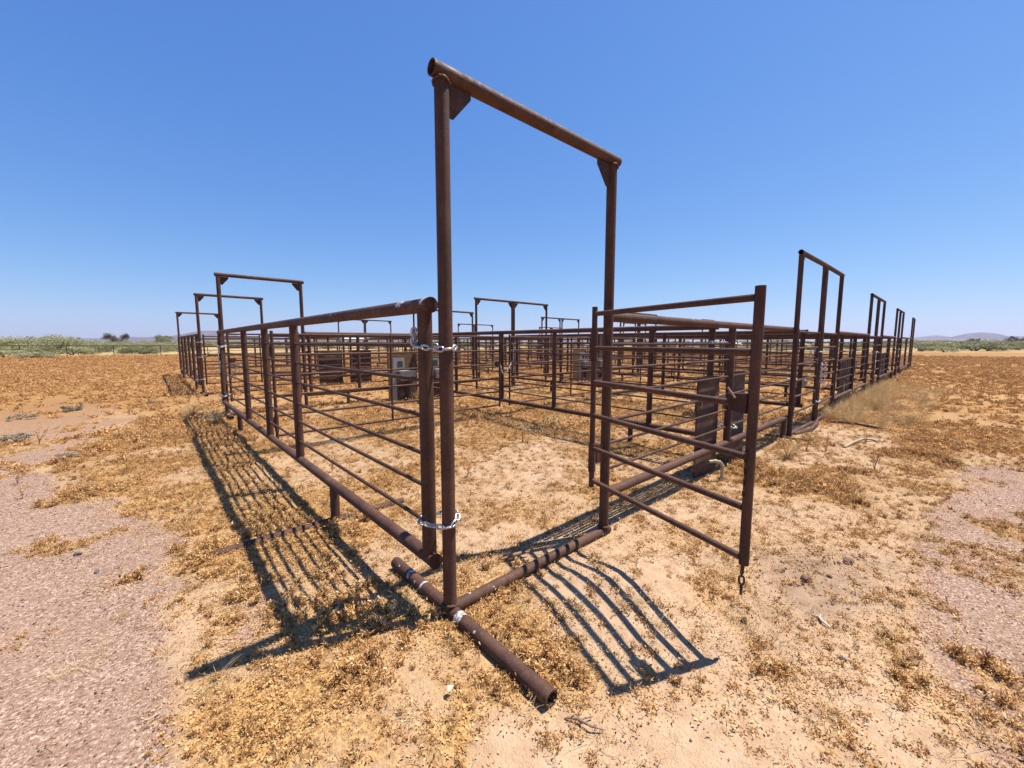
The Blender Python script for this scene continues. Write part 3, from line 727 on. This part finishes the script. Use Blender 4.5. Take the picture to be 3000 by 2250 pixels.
def mkleaf(rg, c, l, w, flat=0.0, curl=.3, tint=None):
    d = rvec(rg); d.z *= (1 - flat); d.normalize(); s = d.cross(rvec(rg)).normalized()
    if flat:
        s = d.cross(Vector((0, 0, 1)) + rvec(rg) * (1 - flat)).normalized()
    nn = d.cross(s)
    return (c, d, s, nn, l * rg.uniform(.6, 1.3), w * rg.uniform(.6, 1.3), curl * rg.uniform(-.4, 1.5), min(1, max(0, tint if tint is not None else rg.betavariate(2.2, 1.8))))

def weed_clump(seed, h=.075, spread=.065, ns=7, nl=11, l=.0155, w=.0085, curl=.6, sr=.0016):
    rg = random.Random(seed); L = []; S = []
    for i in range(ns):
        a = rg.uniform(0, 2 * PI); hh = h * rg.uniform(.45, 1.2); sp = spread * rg.uniform(.3, 1.2); dx, dy = math.cos(a), math.sin(a)
        bx, by = rg.uniform(-.02, .02), rg.uniform(-.02, .02); pts = []
        for k in range(5):
            t = k / 4; pts.append(Vector((bx + dx * sp * t ** 1.3 + rg.uniform(-.004, .004), by + dy * sp * t ** 1.3 + rg.uniform(-.004, .004), -.006 + hh * (t - .35 * t * t * rg.uniform(.6, 1.3)))))
        S.append((pts, sr, rg.uniform(.1, .8)))
        tb = rg.gauss(0, .13)
        for k in range(nl):
            t = rg.uniform(.15, 1.0); q = min(3, int(t * 4)); p = pts[q].lerp(pts[q + 1], t * 4 - q) if q < 4 else pts[4]
            c = p + rvec(rg) * rg.uniform(.004, .016)
            c.z = max(c.z, .003)
            L.append(mkleaf(rg, c, l, w, 0, curl, rg.betavariate(2.0, 2.0) + tb))
    return L, S

def litter_clump(seed, r=.13, n=64, l=.012, w=.006):
    rg = random.Random(seed); L = []
    for i in range(n):
        a = rg.uniform(0, 2 * PI); q = r * math.sqrt(rg.random()); L.append(mkleaf(rg, Vector((q * math.cos(a), q * math.sin(a), rg.uniform(.001, .010))), l, w, .8, .25, rg.betavariate(2.0, 1.8)))
    return L, []

def chaff(seed):
    rg = random.Random(seed); S = []; L = []
    for i in range(5):
        p = Vector((rg.uniform(-.03, .03), rg.uniform(-.03, .03), rg.uniform(.001, .006))); a = rg.uniform(0, 6.28); l = rg.uniform(.012, .05); d = Vector((math.cos(a), math.sin(a), rg.uniform(-.1, .25))) * l
        k = Vector((-d.y, d.x, 0)) * rg.uniform(-.25, .25); S.append(([p, p + d * .5 + k, p + d], rg.uniform(.0008, .0018), rg.betavariate(1.5, 2.2)))
    for i in range(4): L.append(mkleaf(rg, Vector((rg.uniform(-.035, .035), rg.uniform(-.035, .035), .003)), .008, .005, .7, .4, rg.betavariate(1.3, 2.5)))
    return L, S

def tall_clump(seed, h=.3, ns=5, nl=16):
    rg = random.Random(seed); L = []; S = []
    for i in range(ns):
        a = rg.uniform(0, 2 * PI); hh = h * rg.uniform(.5, 1.1); pts = [Vector((0, 0, -.01))]
        for k in range(1, 6):
            t = k / 5; pts.append(Vector((math.cos(a) * hh * .35 * t ** 1.5 + rg.uniform(-.01, .01), math.sin(a) * hh * .35 * t ** 1.5 + rg.uniform(-.01, .01), hh * t)))
        S.append((pts, .0028, rg.uniform(.0, .3)))
        for k in range(nl):
            t = rg.uniform(.25, .999); q = int(t * 5); p = pts[q].lerp(pts[q + 1], t * 5 - q)
            L.append(mkleaf(rg, p + rvec(rg) * .02, .02, .012, 0, .5, rg.betavariate(1.8, 2.6)))
    return L, S

def straw_clump(seed, n=34, h=.16, lay=.5):
    rg = random.Random(seed); S = []
    for i in range(n):
        a = rg.uniform(0, 2 * PI); hh = h * rg.uniform(.4, 1.2); ln = lay * rg.uniform(.4, 1.6); bx, by = rg.uniform(-.03, .03), rg.uniform(-.03, .03)
        pts = [Vector((bx + math.cos(a) * hh * ln * t, by + math.sin(a) * hh * ln * t, -.004 + hh * max(.0, t - .45 * t * t * ln) + .004)) for t in (0, .35, .7, 1)]
        S.append((pts, .0012, rg.betavariate(2, 2)))
    return [], S

def pebble_mesh(seed):
    rg = random.Random(seed); b = MB(); n, m = 7, 4; vs = [(0, 0, -.3)]
    for i in range(1, m):
        t = PI * i / m
        for j in range(n):
            p = 2 * PI * j / n; k = rg.uniform(.75, 1.2); vs.append((k * math.sin(t) * math.cos(p), k * .75 * math.sin(t) * math.sin(p), -.5 * math.cos(t)))
    vs.append((0, 0, .5)); L = len(vs) - 1
    fs = [(0, 1 + (j + 1) % n, 1 + j) for j in range(n)] + [(1 + i * n + j, 1 + i * n + (j + 1) % n, 1 + (i + 1) * n + (j + 1) % n, 1 + (i + 1) * n + j) for i in range(m - 2) for j in range(n)] + [(L, 1 + (m - 2) * n + j, 1 + (m - 2) * n + (j + 1) % n) for j in range(n)]
    b.add(vs, fs, False); me = b.mesh('pebble', M['pebble'])
    at = me.attributes.new('tint', 'FLOAT', 'POINT'); at.data.foreach_set('value', np.full(len(vs), rg.random(), np.float32)); return me

def scatter(name, meshes, pts, scl, label=None, tilt=.25, pick=None):
    c = bpy.data.collections.new(name + '_pieces')
    for i, me in enumerate(meshes):
        o = bpy.data.objects.new(f'{name}_piece_{i:02d}', me); c.objects.link(o)
    n = len(pts); me = bpy.data.meshes.new(name); me.vertices.add(n); me.vertices.foreach_set('co', np.asarray(pts, np.float32).ravel())
    rot = np.stack([RNG.normal(0, tilt, n), RNG.normal(0, tilt, n), RNG.uniform(0, 2 * PI, n)], 1).astype(np.float32)
    me.attributes.new('rot', 'FLOAT_VECTOR', 'POINT').data.foreach_set('vector', rot.ravel())
    me.attributes.new('scl', 'FLOAT', 'POINT').data.foreach_set('value', np.asarray(scl, np.float32))
    me.attributes.new('pick', 'INT', 'POINT').data.foreach_set('value', (pick if pick is not None else RNG.integers(0, len(meshes), n)).astype(np.int32))
    o = bpy.data.objects.new(name, me); COL.objects.link(o); tag(o, label, None, None, 'stuff')
    ng = bpy.data.node_groups.new(name + '_scatter', 'GeometryNodeTree')
    ng.interface.new_socket('Geometry', in_out='INPUT', socket_type='NodeSocketGeometry'); ng.interface.new_socket('Geometry', in_out='OUTPUT', socket_type='NodeSocketGeometry')
    gi = ng.nodes.new('NodeGroupInput'); go = ng.nodes.new('NodeGroupOutput'); iop = ng.nodes.new('GeometryNodeInstanceOnPoints')
    ci = ng.nodes.new('GeometryNodeCollectionInfo'); ci.inputs['Collection'].default_value = c; ci.inputs['Separate Children'].default_value = True; ci.inputs['Reset Children'].default_value = True
    def attr(nm, ty):
        a = ng.nodes.new('GeometryNodeInputNamedAttribute'); a.data_type = ty; a.inputs['Name'].default_value = nm; return a.outputs['Attribute']
    ng.links.new(gi.outputs[0], iop.inputs['Points']); ng.links.new(ci.outputs[0], iop.inputs['Instance']); iop.inputs['Pick Instance'].default_value = True
    ng.links.new(attr('pick', 'INT'), iop.inputs['Instance Index']); ng.links.new(attr('scl', 'FLOAT'), iop.inputs['Scale'])
    ng.links.new(attr('rot', 'FLOAT_VECTOR'), iop.inputs['Rotation']); ng.links.new(iop.outputs[0], go.inputs[0])
    md = o.modifiers.new('scatter', 'NODES'); md.node_group = ng
    return o

def sample(n, rmin, rmax, half=66, power=1.0):
    """points in the sector seen from the camera and a little beyond it, denser near"""
    a = RNG.uniform(-math.radians(half), math.radians(half), n); u = RNG.random(n); r = rmin + (rmax - rmin) * u ** power
    x = CAM[0] + r * (np.cos(a) * FWD[0] + np.sin(a) * RGT[0]); y = CAM[1] + r * (np.cos(a) * FWD[1] + np.sin(a) * RGT[1]); return x, y, r

def place(x, y, keep, dz=0.0): return np.stack([x[keep], y[keep], ground_z(x[keep], y[keep]) + dz], 1)

W_A = [leafmesh('weed', M['weed'], *weed_clump(s, .092, .062, 11, 9, .020, .0085, .85, .0019)) for s in range(6)]
W_S = [leafmesh('weed', M['weed'], *weed_clump(100 + s, .038, .045, 9, 5, .0115, .006, .8, .0011)) for s in range(5)]
W_L = [leafmesh('litter', M['weed'], *litter_clump(200 + s)) for s in range(4)]
W_T = [leafmesh('weed', M['weed_far'], *tall_clump(300 + s)) for s in range(4)]
W_G = [leafmesh('straw', M['straw'], *straw_clump(400 + s, 22, .11, 1.1)) for s in range(5)]
W_F = [leafmesh('weed', M['weed_far'], *weed_clump(500 + s, .085, .15, 9, 9, .03, .016)) for s in range(5)]

def scatter_all():
    x, y, r = sample(26000, 1.2, 9, power=.62); z = zones(x, y)
    keep = RNG.random(len(x)) < np.clip((z['w'] - .2) * 1.25 + .10 * z['weed'], 0, 1) ** 1.4 * np.where((x > 0) & (y > 0) & (r < 9), .6, 1)
    big = fbm(x, y, .5, 81, 2)
    scatter('dry_weeds', W_A, place(x, y, keep), (.36 + (.75 + .12 * z['weed'][keep]) * sstep(.42, .78, big[keep]) * z['w'][keep]) * RNG.uniform(.7, 1.2, keep.sum()))
    x, y, r = sample(52000, 1.2, 11, power=.62); z = zones(x, y)
    keep = RNG.random(len(x)) < np.clip(z['w'] * .75 + .15 * z['sand'] - .02 - .03 * z['gravel'], 0, 1)
    scatter('small_dry_weeds', W_S, place(x, y, keep), RNG.uniform(.5, 1.15, keep.sum()))
    x, y, r = sample(19000, 1.2, 10, power=.62); z = zones(x, y)
    keep = RNG.random(len(x)) < np.clip(z['w'] * .8 + .10 - .13 * z['gravel'], 0, .9)
    scatter('leaf_litter', W_L, place(x, y, keep), RNG.uniform(.6, 1.2, keep.sum()), tilt=.06)
    x, y, r = sample(12000, 1.3, 13, power=.6); z = zones(x, y)
    keep = RNG.random(len(x)) < .12 + .3 * sstep(.5, .7, fbm(x, y, 1.5, 91))
    scatter('dry_straw', W_G, place(x, y, keep), RNG.uniform(.35, .9, keep.sum()))
    x, y, r = sample(42000, 1.2, 9, power=.62); z = zones(x, y)
    keep = RNG.random(len(x)) < np.clip(.5 - .42 * z['gravel'] + .3 * z['w'], 0, 1) * sstep(.3, .62, fbm(x, y, .3, 95, 2))
    scatter('broken_stems', [leafmesh('stem', M['chaff'], *chaff(s)) for s in range(5)], place(x, y, keep, .001), RNG.uniform(.5, 1.3, keep.sum()), tilt=.12)
    x, y, r = sample(42000, 7.0, 62, power=.8); z = zones(x, y)
    keep = RNG.random(len(x)) < np.clip(z['w'] * 1.25 - .22, 0, 1)
    scatter('rusty_field_weeds', W_F, place(x, y, keep), RNG.uniform(.55, 1.25, keep.sum()) * (1 + np.clip(r[keep] - 12, 0, 40) / 60))
    x, y, r = sample(2600, 4.5, 26, power=.8); z = zones(x, y)
    near_fence = np.exp(-np.abs(y - 0) / .5) * (x > 5) + np.exp(-np.abs(x + .45) / .4) * (y > 5)
    keep = RNG.random(len(x)) < np.clip(z['w'] * .14 + .35 * near_fence + .5 * sstep(.68, .8, fbm(x, y, 2.2, 93)), 0, 1)
    scatter('tall_dry_weeds', W_T, place(x, y, keep), RNG.uniform(.5, 1.1, keep.sum()), tilt=.12)
    n = 560; x = RNG.uniform(8.4, 18, n); y = -.12 - 1.3 * RNG.random(n) ** 2.3
    kp = RNG.random(n) < .25 + .7 * fbm(x, y, 1.1, 97)
    scatter('fence_grass', [leafmesh('straw', M['straw'], *straw_clump(450 + s, 60, .3, .75)) for s in range(4)], place(x, y, kp), RNG.uniform(.45, 1.3, kp.sum()), label=None, tilt=.2)
    x, y, r = sample(60000, 1.3, 8, power=.62); z = zones(x, y)
    keep = RNG.random(len(x)) < z['gravel'] * .85 + .05
    scatter('gravel', [pebble_mesh(s) for s in range(6)], place(x, y, keep, .001), .0022 + .0055 * RNG.random(keep.sum()) ** 2.2, tilt=.4)
    x, y, r = sample(9000, 2.4, 6, power=1); z = zones(x, y)
    keep = RNG.random(len(x)) < z['clod']
    scatter('soil_crumbs', [W for W in (lambda: [pebble_crumb(s) for s in range(4)])()], place(x, y, keep, .001), .004 + .012 * RNG.random(keep.sum()) ** 3, tilt=.5)
def pebble_crumb(s):
    me = pebble_mesh(50 + s); me.materials[0] = M['clod']; return me
scatter_all()

# ------------------------------------------------------------------ individual desert plants
def bush_mesh(seed, n, leaf, mat, blobs):
    """leaf-sized faces spread through a crown of several lobes, denser near the lobes' skins, with gaps; unit size"""
    rg = random.Random(seed); L = []
    for i in range(n):
        cx, cy, cz, br = rg.choice(blobs); v = rvec(rg); q = br * rg.random() ** .45
        c = Vector((cx, cy, cz)) + Vector((v.x * q, v.y * q, v.z * q * .8))
        if c.z < 0: c.z = -c.z * .3
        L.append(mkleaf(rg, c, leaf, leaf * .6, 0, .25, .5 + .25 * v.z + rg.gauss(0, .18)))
    return leafmesh('foliage', mat, L)
def blobset(seed, n=9, flat=.55):
    rg = random.Random(seed)
    return [(rg.uniform(-.42, .42), rg.uniform(-.42, .42), rg.uniform(.18, .55) * flat * 1.6, rg.uniform(.13, .26)) for _ in range(n)]
def stems_mesh(seed, h, n, spread, r):
    rg = random.Random(seed); b = MB()
    for i in range(n):
        a = rg.uniform(0, 2 * PI); p = [Vector((0, 0, -.03))]
        for k in range(1, 5):
            t = k / 4; p.append(Vector((math.cos(a) * spread * t + rg.uniform(-.03, .03), math.sin(a) * spread * t + rg.uniform(-.03, .03), h * t * rg.uniform(.85, 1.05))))
        b.tube(p, r, 5, rs=[r, r * .8, r * .6, r * .4, r * .2])
    return b.mesh('stems', M['trunk'])
BUSH = [(bush_mesh(600 + s, 2600, .034, M['scrub'], blobset(600 + s, 12)), stems_mesh(600 + s, .5, 6, .3, .02)) for s in range(4)]
SAGE = [(bush_mesh(650 + s, 520, .075, M['sage'], blobset(650 + s, 7, .4)), stems_mesh(650 + s, .4, 5, .3, .015)) for s in range(3)]
def plant(name, kind, x, y, w, h, label, cat, group, z=None):
    t = thing(name, (x, y, gz(x, y) if z is None else z), random.uniform(0, 6.28), label, cat, group); t.scale = (w, w, h / .8)
    for nm, me in zip(('foliage', 'stems'), kind):
        o = bpy.data.objects.new(nm, me); COL.objects.link(o); o.parent = t
    return t
for i, (x, y, w, lab) in enumerate((
    (-2.43, 11.3, .42, 'grey-green sage tuft on the gravel, roundest and farthest of the left ones'), (-3.06, 10.4, .36, 'grey sage tuft at the left edge behind the gravel patch'),
    (-1.98, 5.85, .24, 'low sage tuft beside the gravel edge at left'), (-2.7, 7.63, .36, 'wide grey sage tuft in the gravel patch near the left edge'),
    (-1.11, 11.55, .24, 'pale sage tuft in the weeds before the alley'), (-1.85, 4.1, .12, 'tiny sage sprout alone on the pink gravel'))):
    plant('sage_tuft', SAGE[i % 3], x, y, w, w * .55, lab, 'shrub', 'sage tufts on the left field')
def rel(px, depth):
    s = (px - 1500) / 1189.84 * depth; return (CAM[0] + FWD[0] * depth + RGT[0] * s, CAM[1] + FWD[1] * depth + RGT[1] * s)
FB = [ # px, depth, width m, height m, words
 (85, 37, 3.2, 1.0, 'round pale bush in front of the field fence at far left'), (20, 40, 3.5, 1.15, 'pale bush cut by the left edge before the field fence'),
 (215, 47, 3.6, 1.5, 'olive bush close behind the field fence, second post from left'), (140, 52, 5.5, 2.6, 'tall hazy olive bush behind the fence at far left'),
 (30, 55, 7, 3.2, 'tallest olive bush behind the fence at the left edge'), (285, 60, 4, 2.0, 'olive bush behind the fence between two fence posts'), (410, 52, 4.2, 1.5, 'green bush behind the fence left of the pens'),
 (2690, 66, 6.5, 2.3, 'light green rounded bush just right of the far arches'), (2728, 70, 5, 2.4, 'shadowed green bush next right of the far arches'), (2765, 60, 3.2, 1.2, 'low pale bush in front of the green row at right'),
 (2790, 74, 4.8, 2.2, 'dark green bush under the smaller hill'), (2850, 68, 8.5, 2.5, 'broad grey-green bush with a dark base under the larger hill'), (2890, 70, 5, 2.0, 'dark based bush right of the broad one'),
 (2935, 72, 5, 2.4, 'upright thin green bush with a visible trunk at right'), (2975, 78, 7, 2.3, 'green bush near the right edge'), (3010, 76, 6, 2.3, 'green bush cut by the right edge')]
for i, (px, d, w, h, lab) in enumerate(FB):
    x, y = rel(px, d); plant('desert_bush', BUSH[i % 4], x, y, w, h, lab, 'bush', 'scrub bushes at the edge of the field', z=-.05)
# far scrub that reads as one mass
def scrub_belt():
    n = 1500; px = RNG.uniform(-700, 3700, n); d = 85 + 420 * RNG.random(n) ** 1.3; s = (px - 1500) / 1189.84 * d
    left = RNG.random(n) < .35; dl = 50 + 90 * RNG.random(n); pl = RNG.uniform(-500, 560, n)
    d = np.where(left, dl, d); s = np.where(left, (pl - 1500) / 1189.84 * dl, s)
    x = CAM[0] + FWD[0] * d + RGT[0] * s; y = CAM[1] + FWD[1] * d + RGT[1] * s
    sz = np.where(left, RNG.uniform(1.2, 2.7, n) * (1 + .5 * (pl < 240)), RNG.uniform(1.7, 2.9, n) * (1 + d / 420))
    pts = np.stack([x, y, np.full(n, -.1)], 1)
    scatter('scrub_belt', [b[0] for b in BUSH], pts, sz, 'belt of olive desert scrub along the horizon', tilt=.0)
scrub_belt()
# trees
def make_tree(px, d, w, h, mat, label, seed, n=2600):
    x, y = rel(px, d); t = thing('desert_tree', (x, y, -.1), seed * 1.3, label, 'tree', 'trees above the scrub'); rg = random.Random(seed); b = MB()
    b.tube([(0, 0, 0), (.06 * w, .02 * w, h * .22), (.02 * w, .0, h * .42)], .045 * w, 7, rs=[.05 * w, .04 * w, .03 * w]); tips = []
    for i in range(9):
        a = 2 * PI * i / 9 + rg.uniform(-.3, .3); q = rg.uniform(.25, .46) * w; z0 = h * rg.uniform(.25, .42)
        p = [Vector((.04 * w, 0, z0)), Vector((math.cos(a) * q * .5, math.sin(a) * q * .5, h * rg.uniform(.45, .6))), Vector((math.cos(a) * q, math.sin(a) * q, h * rg.uniform(.6, .92)))]
        b.tube(p, .02 * w, 5, rs=[.022 * w, .015 * w, .006 * w]); tips.append(p[2])
    b.build('trunk', M['trunk'], t)
    bl = [(q.x + rg.uniform(-.06, .06) * w, q.y + rg.uniform(-.06, .06) * w, q.z + rg.uniform(-.12, .08) * h, rg.uniform(.09, .17) * w) for q in tips for _ in range(2)] + [(rg.uniform(-.3, .3) * w, rg.uniform(-.3, .3) * w, h * rg.uniform(.4, .6), .16 * w) for _ in range(4)]
    me = bush_mesh(seed, n, .035 * w, M[mat], bl); me.name = 'crown'
    o = bpy.data.objects.new('crown', me); COL.objects.link(o); o.parent = t
make_tree(350, 105, 5.4, 3.9, 'scrub_dark', 'dark maroon tree standing above the scrub at left', 3)
make_tree(482, 120, 5.0, 3.6, 'scrub', 'olive tree before the hill left of the first arch', 5)
make_tree(227, 130, 3.2, 3.3, 'scrub_dark', 'small dark tree on the horizon left of the maroon one', 7, 1500)
make_tree(120, 125, 6.0, 3.1, 'scrub_dark', 'low dark tree on the horizon at far left', 8, 1800)
make_tree(2968, 130, 5.0, 3.5, 'scrub_dark', 'small dark tree on the horizon at far right', 9, 1800)
make_tree(2848, 125, 3.6, 2.8, 'scrub_dark', 'dark bare-topped tree below the larger right hill', 11, 1500)
# green weeds inside the pens
def weed_plant(x, y, s, seed, mat, label, n=70, name='green_weed'):
    rg = random.Random(seed); S = []; L = []
    for i in range(9):
        a = rg.uniform(0, 2 * PI); q = s * rg.uniform(.5, 1); h = s * rg.uniform(.3, .9)
        pts = [Vector((math.cos(a) * q * t, math.sin(a) * q * t, h * (t - .4 * t * t) - .01)) for t in (0, .3, .6, .8, 1)]; S.append((pts, .004, rg.uniform(.3, .8)))
        for k in range(n // 9):
            t = rg.uniform(.2, .99); j = int(t * 4); L.append(mkleaf(rg, pts[j].lerp(pts[j + 1], t * 4 - j) + rvec(rg) * .02, .035, .014, 0, .3))
    me = leafmesh(name, M[mat], L, S); o = bpy.data.objects.new(name, me); COL.objects.link(o); o.location = (x, y, gz(x, y)); tag(o, label, 'weed')
weed_plant(3.5, 2.75, .42, 21, 'sage', 'dark grey-green weed sprawling in the middle of the first pen', 160)
weed_plant(4.3, 3.3, .45, 22, 'green', 'pale green vine caught under the first cross fence', 60)
weed_plant(6.5, 2.3, .5, 23, 'green', 'yellow-green weed growing in the second pen behind the boards', 110)
weed_plant(12.9, 1.5, .8, 24, 'green', 'yellow-green weed in the fourth pen seen through many rails', 120)
def dry_bush(x, y, s, seed, mat, label, n=46, thin=1.0, flat=1.0):
    rg = random.Random(seed); S = []
    for i in range(n):
        a = rg.uniform(0, 2 * PI); q = s * rg.uniform(.2, .9); h = s * flat * rg.uniform(.35, 1.1); q *= 1.0
        p0 = [Vector((math.cos(a) * q * t ** 1.2, math.sin(a) * q * t ** 1.2, h * (t - .25 * t * t) - .01)) for t in (0, .3, .6, 1)]; S.append((p0, .0035 * thin, rg.betavariate(2, 2)))
        for k in range(4):
            st = p0[rg.choice((1, 2, 2))]; d = rvec(rg) * s * .25; d.z = abs(d.z); S.append(([st, st + d * .5, st + d], .002 * thin, rg.betavariate(2, 2)))
    me = leafmesh('dry_bush', M[mat], [], S); o = bpy.data.objects.new('dry_bush', me); COL.objects.link(o); o.location = (x, y, gz(x, y)); tag(o, label, 'dry bush', 'bleached dry bushes by the fences')
dry_bush(9.3, -.45, .5, 31, 'straw', 'bleached dry bush leaning on the front fence past the paired arches', 90, .7, .9)
dry_bush(10.9, -.55, .55, 32, 'straw', 'bleached dry bush farther along the front fence, among straw', 90, .7, .9)
dry_bush(12.6, -.5, .5, 37, 'straw', 'bleached dry bush by the middle of the second front panel', 90, .7, .9)
dry_bush(-.55, 8.6, .4, 33, 'straw', 'bleached dry bush by the alley mouth at left', 60)
dry_bush(5.0, -.35, .3, 34, 'straw', 'small grey dry bush on the shadow under the front panel')
dry_bush(4.15, -.2, .25, 35, 'weed', 'brown dry bush at the foot of the front boards')
dry_bush(4.1, 7.75, .42, 36, 'weed', 'brown dry bush before the plywood boards at the back of the pens')
dry_bush(-.25, 7.4, .45, 38, 'sage', 'grey dry bush at the far end of the nearest panel')

# ------------------------------------------------------------------ field fence, houses, hills
def field_fence():
    d = 43.8; c = CAM + FWD * d; t = thing('field_fence', (c[0], c[1], 0), math.atan2(RGT[1], RGT[0]), 'long dark single-rail pipe fence across the field behind the pens', 'fence')
    b = MB(); b.tube([(-75, 0, 1.09), (12, 0, 1.09)], .035, 8); b.build('rail', M['fence_dark'], t)
    s = -73.0 - ((337 - 1500) / 1189.84 * d + 73.0) % -5.05
    x = (337 - 1500) / 1189.84 * d - 5.05 * 6
    while x < 12:
        part('post', M['fence_dark'], t, (), lambda b: b.tube([(0, 0, -.1), (0, 0, 1.06)], .035, 8)).location = (x, 0, 0); x += 5.05
field_fence()
def house(px, d, w, dp, h, label):
    x, y = rel(px, d); t = thing('house', (x, y, -.1), math.atan2(RGT[1], RGT[0]) + .2, label, 'house', 'far white houses')
    b = MB(); b.box((0, 0, h / 2), (w, dp, h)); b.build('wall', M['white_wall'], t)
    b = MB(); b.add([(-w / 2 - .5, -dp / 2 - .5, h), (w / 2 + .5, -dp / 2 - .5, h), (w / 2 + .5, dp / 2 + .5, h), (-w / 2 - .5, dp / 2 + .5, h), (-w / 2 - .5, 0, h + 1.8), (w / 2 + .5, 0, h + 1.8)], [(0, 1, 5, 4), (2, 3, 4, 5), (0, 4, 3), (1, 2, 5), (0, 3, 2, 1)], False); b.build('roof', M['grey_roof'], t)
    for u in (-.3, .05, .32):
        b = MB(); b.box((u * w, -dp / 2 - .02, h * .55), (1.4, .08, 1.2)); b.build('window', M['glass_dark'], t)
house(1858, 260, 16, 9, 3.2, 'white house far beyond the pens, seen between the rails at center right')
house(1048, 320, 18, 9, 3.2, 'white house far beyond the pens, seen between the rails at center left')

def hills():
    spec = [ # px from, px to, depth, [(px, py)] ridge profile
     ('hill', 2900, [(190, 995), (230, 989.5), (285, 990), (330, 989), (372, 994), (400, 996)]), ('hill', 3900, [(340, 994), (385, 986), (410, 985), (445, 989), (480, 996)]),
     ('hill', 2600, [(400, 997), (440, 988), (480, 983.5), (520, 984), (560, 977), (605, 969), (632, 968), (668, 974), (710, 986), (760, 994)]),
     ('hill', 3100, [(930, 992), (975, 983), (1010, 979), (1030, 980), (1058, 984), (1085, 981), (1115, 978), (1128, 979), (1140, 986), (1190, 992)]),
     ('hill', 2700, [(2600, 996), (2665, 990), (2700, 985.5), (2732, 981.5), (2770, 988), (2810, 995)]), ('hill', 2500, [(2745, 996), (2800, 988), (2835, 975), (2856, 972.5), (2885, 975), (2910, 984), (2950, 994)]), ('hill', 3600, [(2930, 996), (2985, 985), (3040, 981), (3150, 989), (3230, 996)])]
    for nm, d, prof in spec:
        P = np.array(prof, float); npx = 90; px = np.linspace(P[0, 0], P[-1, 0], npx); py = np.interp(px, P[:, 0], P[:, 1])
        k = np.array([1, 2, 3, 2, 1]) / 9; py = np.convolve(np.pad(py, 2, 'edge'), k, 'valid')
        depth = d * .16; nd = 26; V = []; F = []
        hz = 1001.5
        for i in range(npx):
            hh = max(0, hz - py[i]) / 1189.84 * d
            for j in range(nd):
                v = j / (nd - 1); prof_v = math.sin(PI * v) ** 1.1
                dd = d + (v - .5) * depth; s = (px[i] - 1500) / 1189.84 * d * (1 + .0 * v)
                x = CAM[0] + FWD[0] * dd + RGT[0] * s; y = CAM[1] + FWD[1] * dd + RGT[1] * s
                nz = float(fbm(np.array([x]), np.array([y]), 160, 99, 4)[0])
                V.append((x, y, -3 + hh * prof_v * (1 + (nz - .5) * .5 * (1 - abs(2 * prof_v - 1) * .6)) + 1.5))
        F = [(i * nd + j, (i + 1) * nd + j, (i + 1) * nd + j + 1, i * nd + j + 1) for i in range(npx - 1) for j in range(nd - 1)]
        me = bpy.data.meshes.new('hill'); me.from_pydata(V, [], F); me.update(); me.polygons.foreach_set('use_smooth', [True] * len(F)); me.materials.append(M['hill'])
        o = bpy.data.objects.new('hill', me); COL.objects.link(o); tag(o, kind='structure')
hills()

# ------------------------------------------------------------------ air
b = MB(); b.box((0, 0, 58), (9000, 9000, 124)); hz = b.build('haze', M['paper']); tag(hz, kind='stuff')
m = bpy.data.materials.new('desert_air'); m.use_nodes = True; nt = m.node_tree; nt.nodes.clear()
o_ = nt.nodes.new('ShaderNodeOutputMaterial'); pv = nt.nodes.new('ShaderNodeVolumePrincipled')
pv.inputs['Density'].default_value = 1.05e-4; pv.inputs['Color'].default_value = (.62, .68, 1, 1); pv.inputs['Anisotropy'].default_value = .25
nt.links.new(pv.outputs[0], o_.inputs['Volume']); hz.data.materials.clear(); hz.data.materials.append(m)

# ------------------------------------------------------------------ light, sky, camera
SUN_EL = math.radians(67.8); dirx, diry = .92, -.39
w = bpy.data.worlds.new('World'); scene.world = w; w.use_nodes = True; nt = w.node_tree
sk = nt.nodes.new('ShaderNodeTexSky'); sk.sky_type = 'NISHITA'; sk.sun_disc = False; sk.sun_elevation = SUN_EL; sk.sun_rotation = math.atan2(dirx, diry)
sk.altitude = 400; sk.air_density = 1.0; sk.dust_density = .35; sk.ozone_density = 3.0
# the sky of a clear dry day: each channel of the sky texture on its own curve
sp = nt.nodes.new('ShaderNodeSeparateColor'); cb = nt.nodes.new('ShaderNodeCombineColor'); nt.links.new(sk.outputs[0], sp.inputs[0])
SKY = .1
for i, (gain, gm) in enumerate(((.051, 1.05), (.092, .78), (.2266, .462))):
    nt.links.new(math_(nt, 'MULTIPLY', math_(nt, 'POWER', sp.outputs[i], gm), gain * .953 / SKY), cb.inputs[i])
nt.links.new(cb.outputs[0], nt.nodes['Background'].inputs[0]); nt.nodes['Background'].inputs[1].default_value = SKY
sl = bpy.data.lights.new('sun', 'SUN'); sl.energy = 5.0; sl.angle = math.radians(.5); sl.color = (1, .95, .87)
so = bpy.data.objects.new('sun', sl); COL.objects.link(so)
v = Vector((dirx * math.cos(SUN_EL), diry * math.cos(SUN_EL), math.sin(SUN_EL))).normalized(); so.rotation_euler = v.to_track_quat('Z', 'Y').to_euler(); so.location = (0, 0, 20)
cd = bpy.data.cameras.new('camera'); co = bpy.data.objects.new('camera', cd); COL.objects.link(co); scene.camera = co
cd.sensor_width = 36; cd.lens = 36 * 1189.84 / 3000; cd.clip_start = .02; cd.clip_end = 20000
co.location = (CAM[0], CAM[1], 1.5); co.rotation_euler = (math.radians(90 - 5.913), 0, math.radians(48.02 - 90))
scene.view_settings.view_transform = 'Standard'; scene.view_settings.look = 'None'; scene.view_settings.exposure = .85; scene.view_settings.gamma = 1
scene.cycles.max_bounces = 6; scene.cycles.volume_bounces = 0; scene.cycles.volume_max_steps = 64
scene.cycles.use_denoising = True
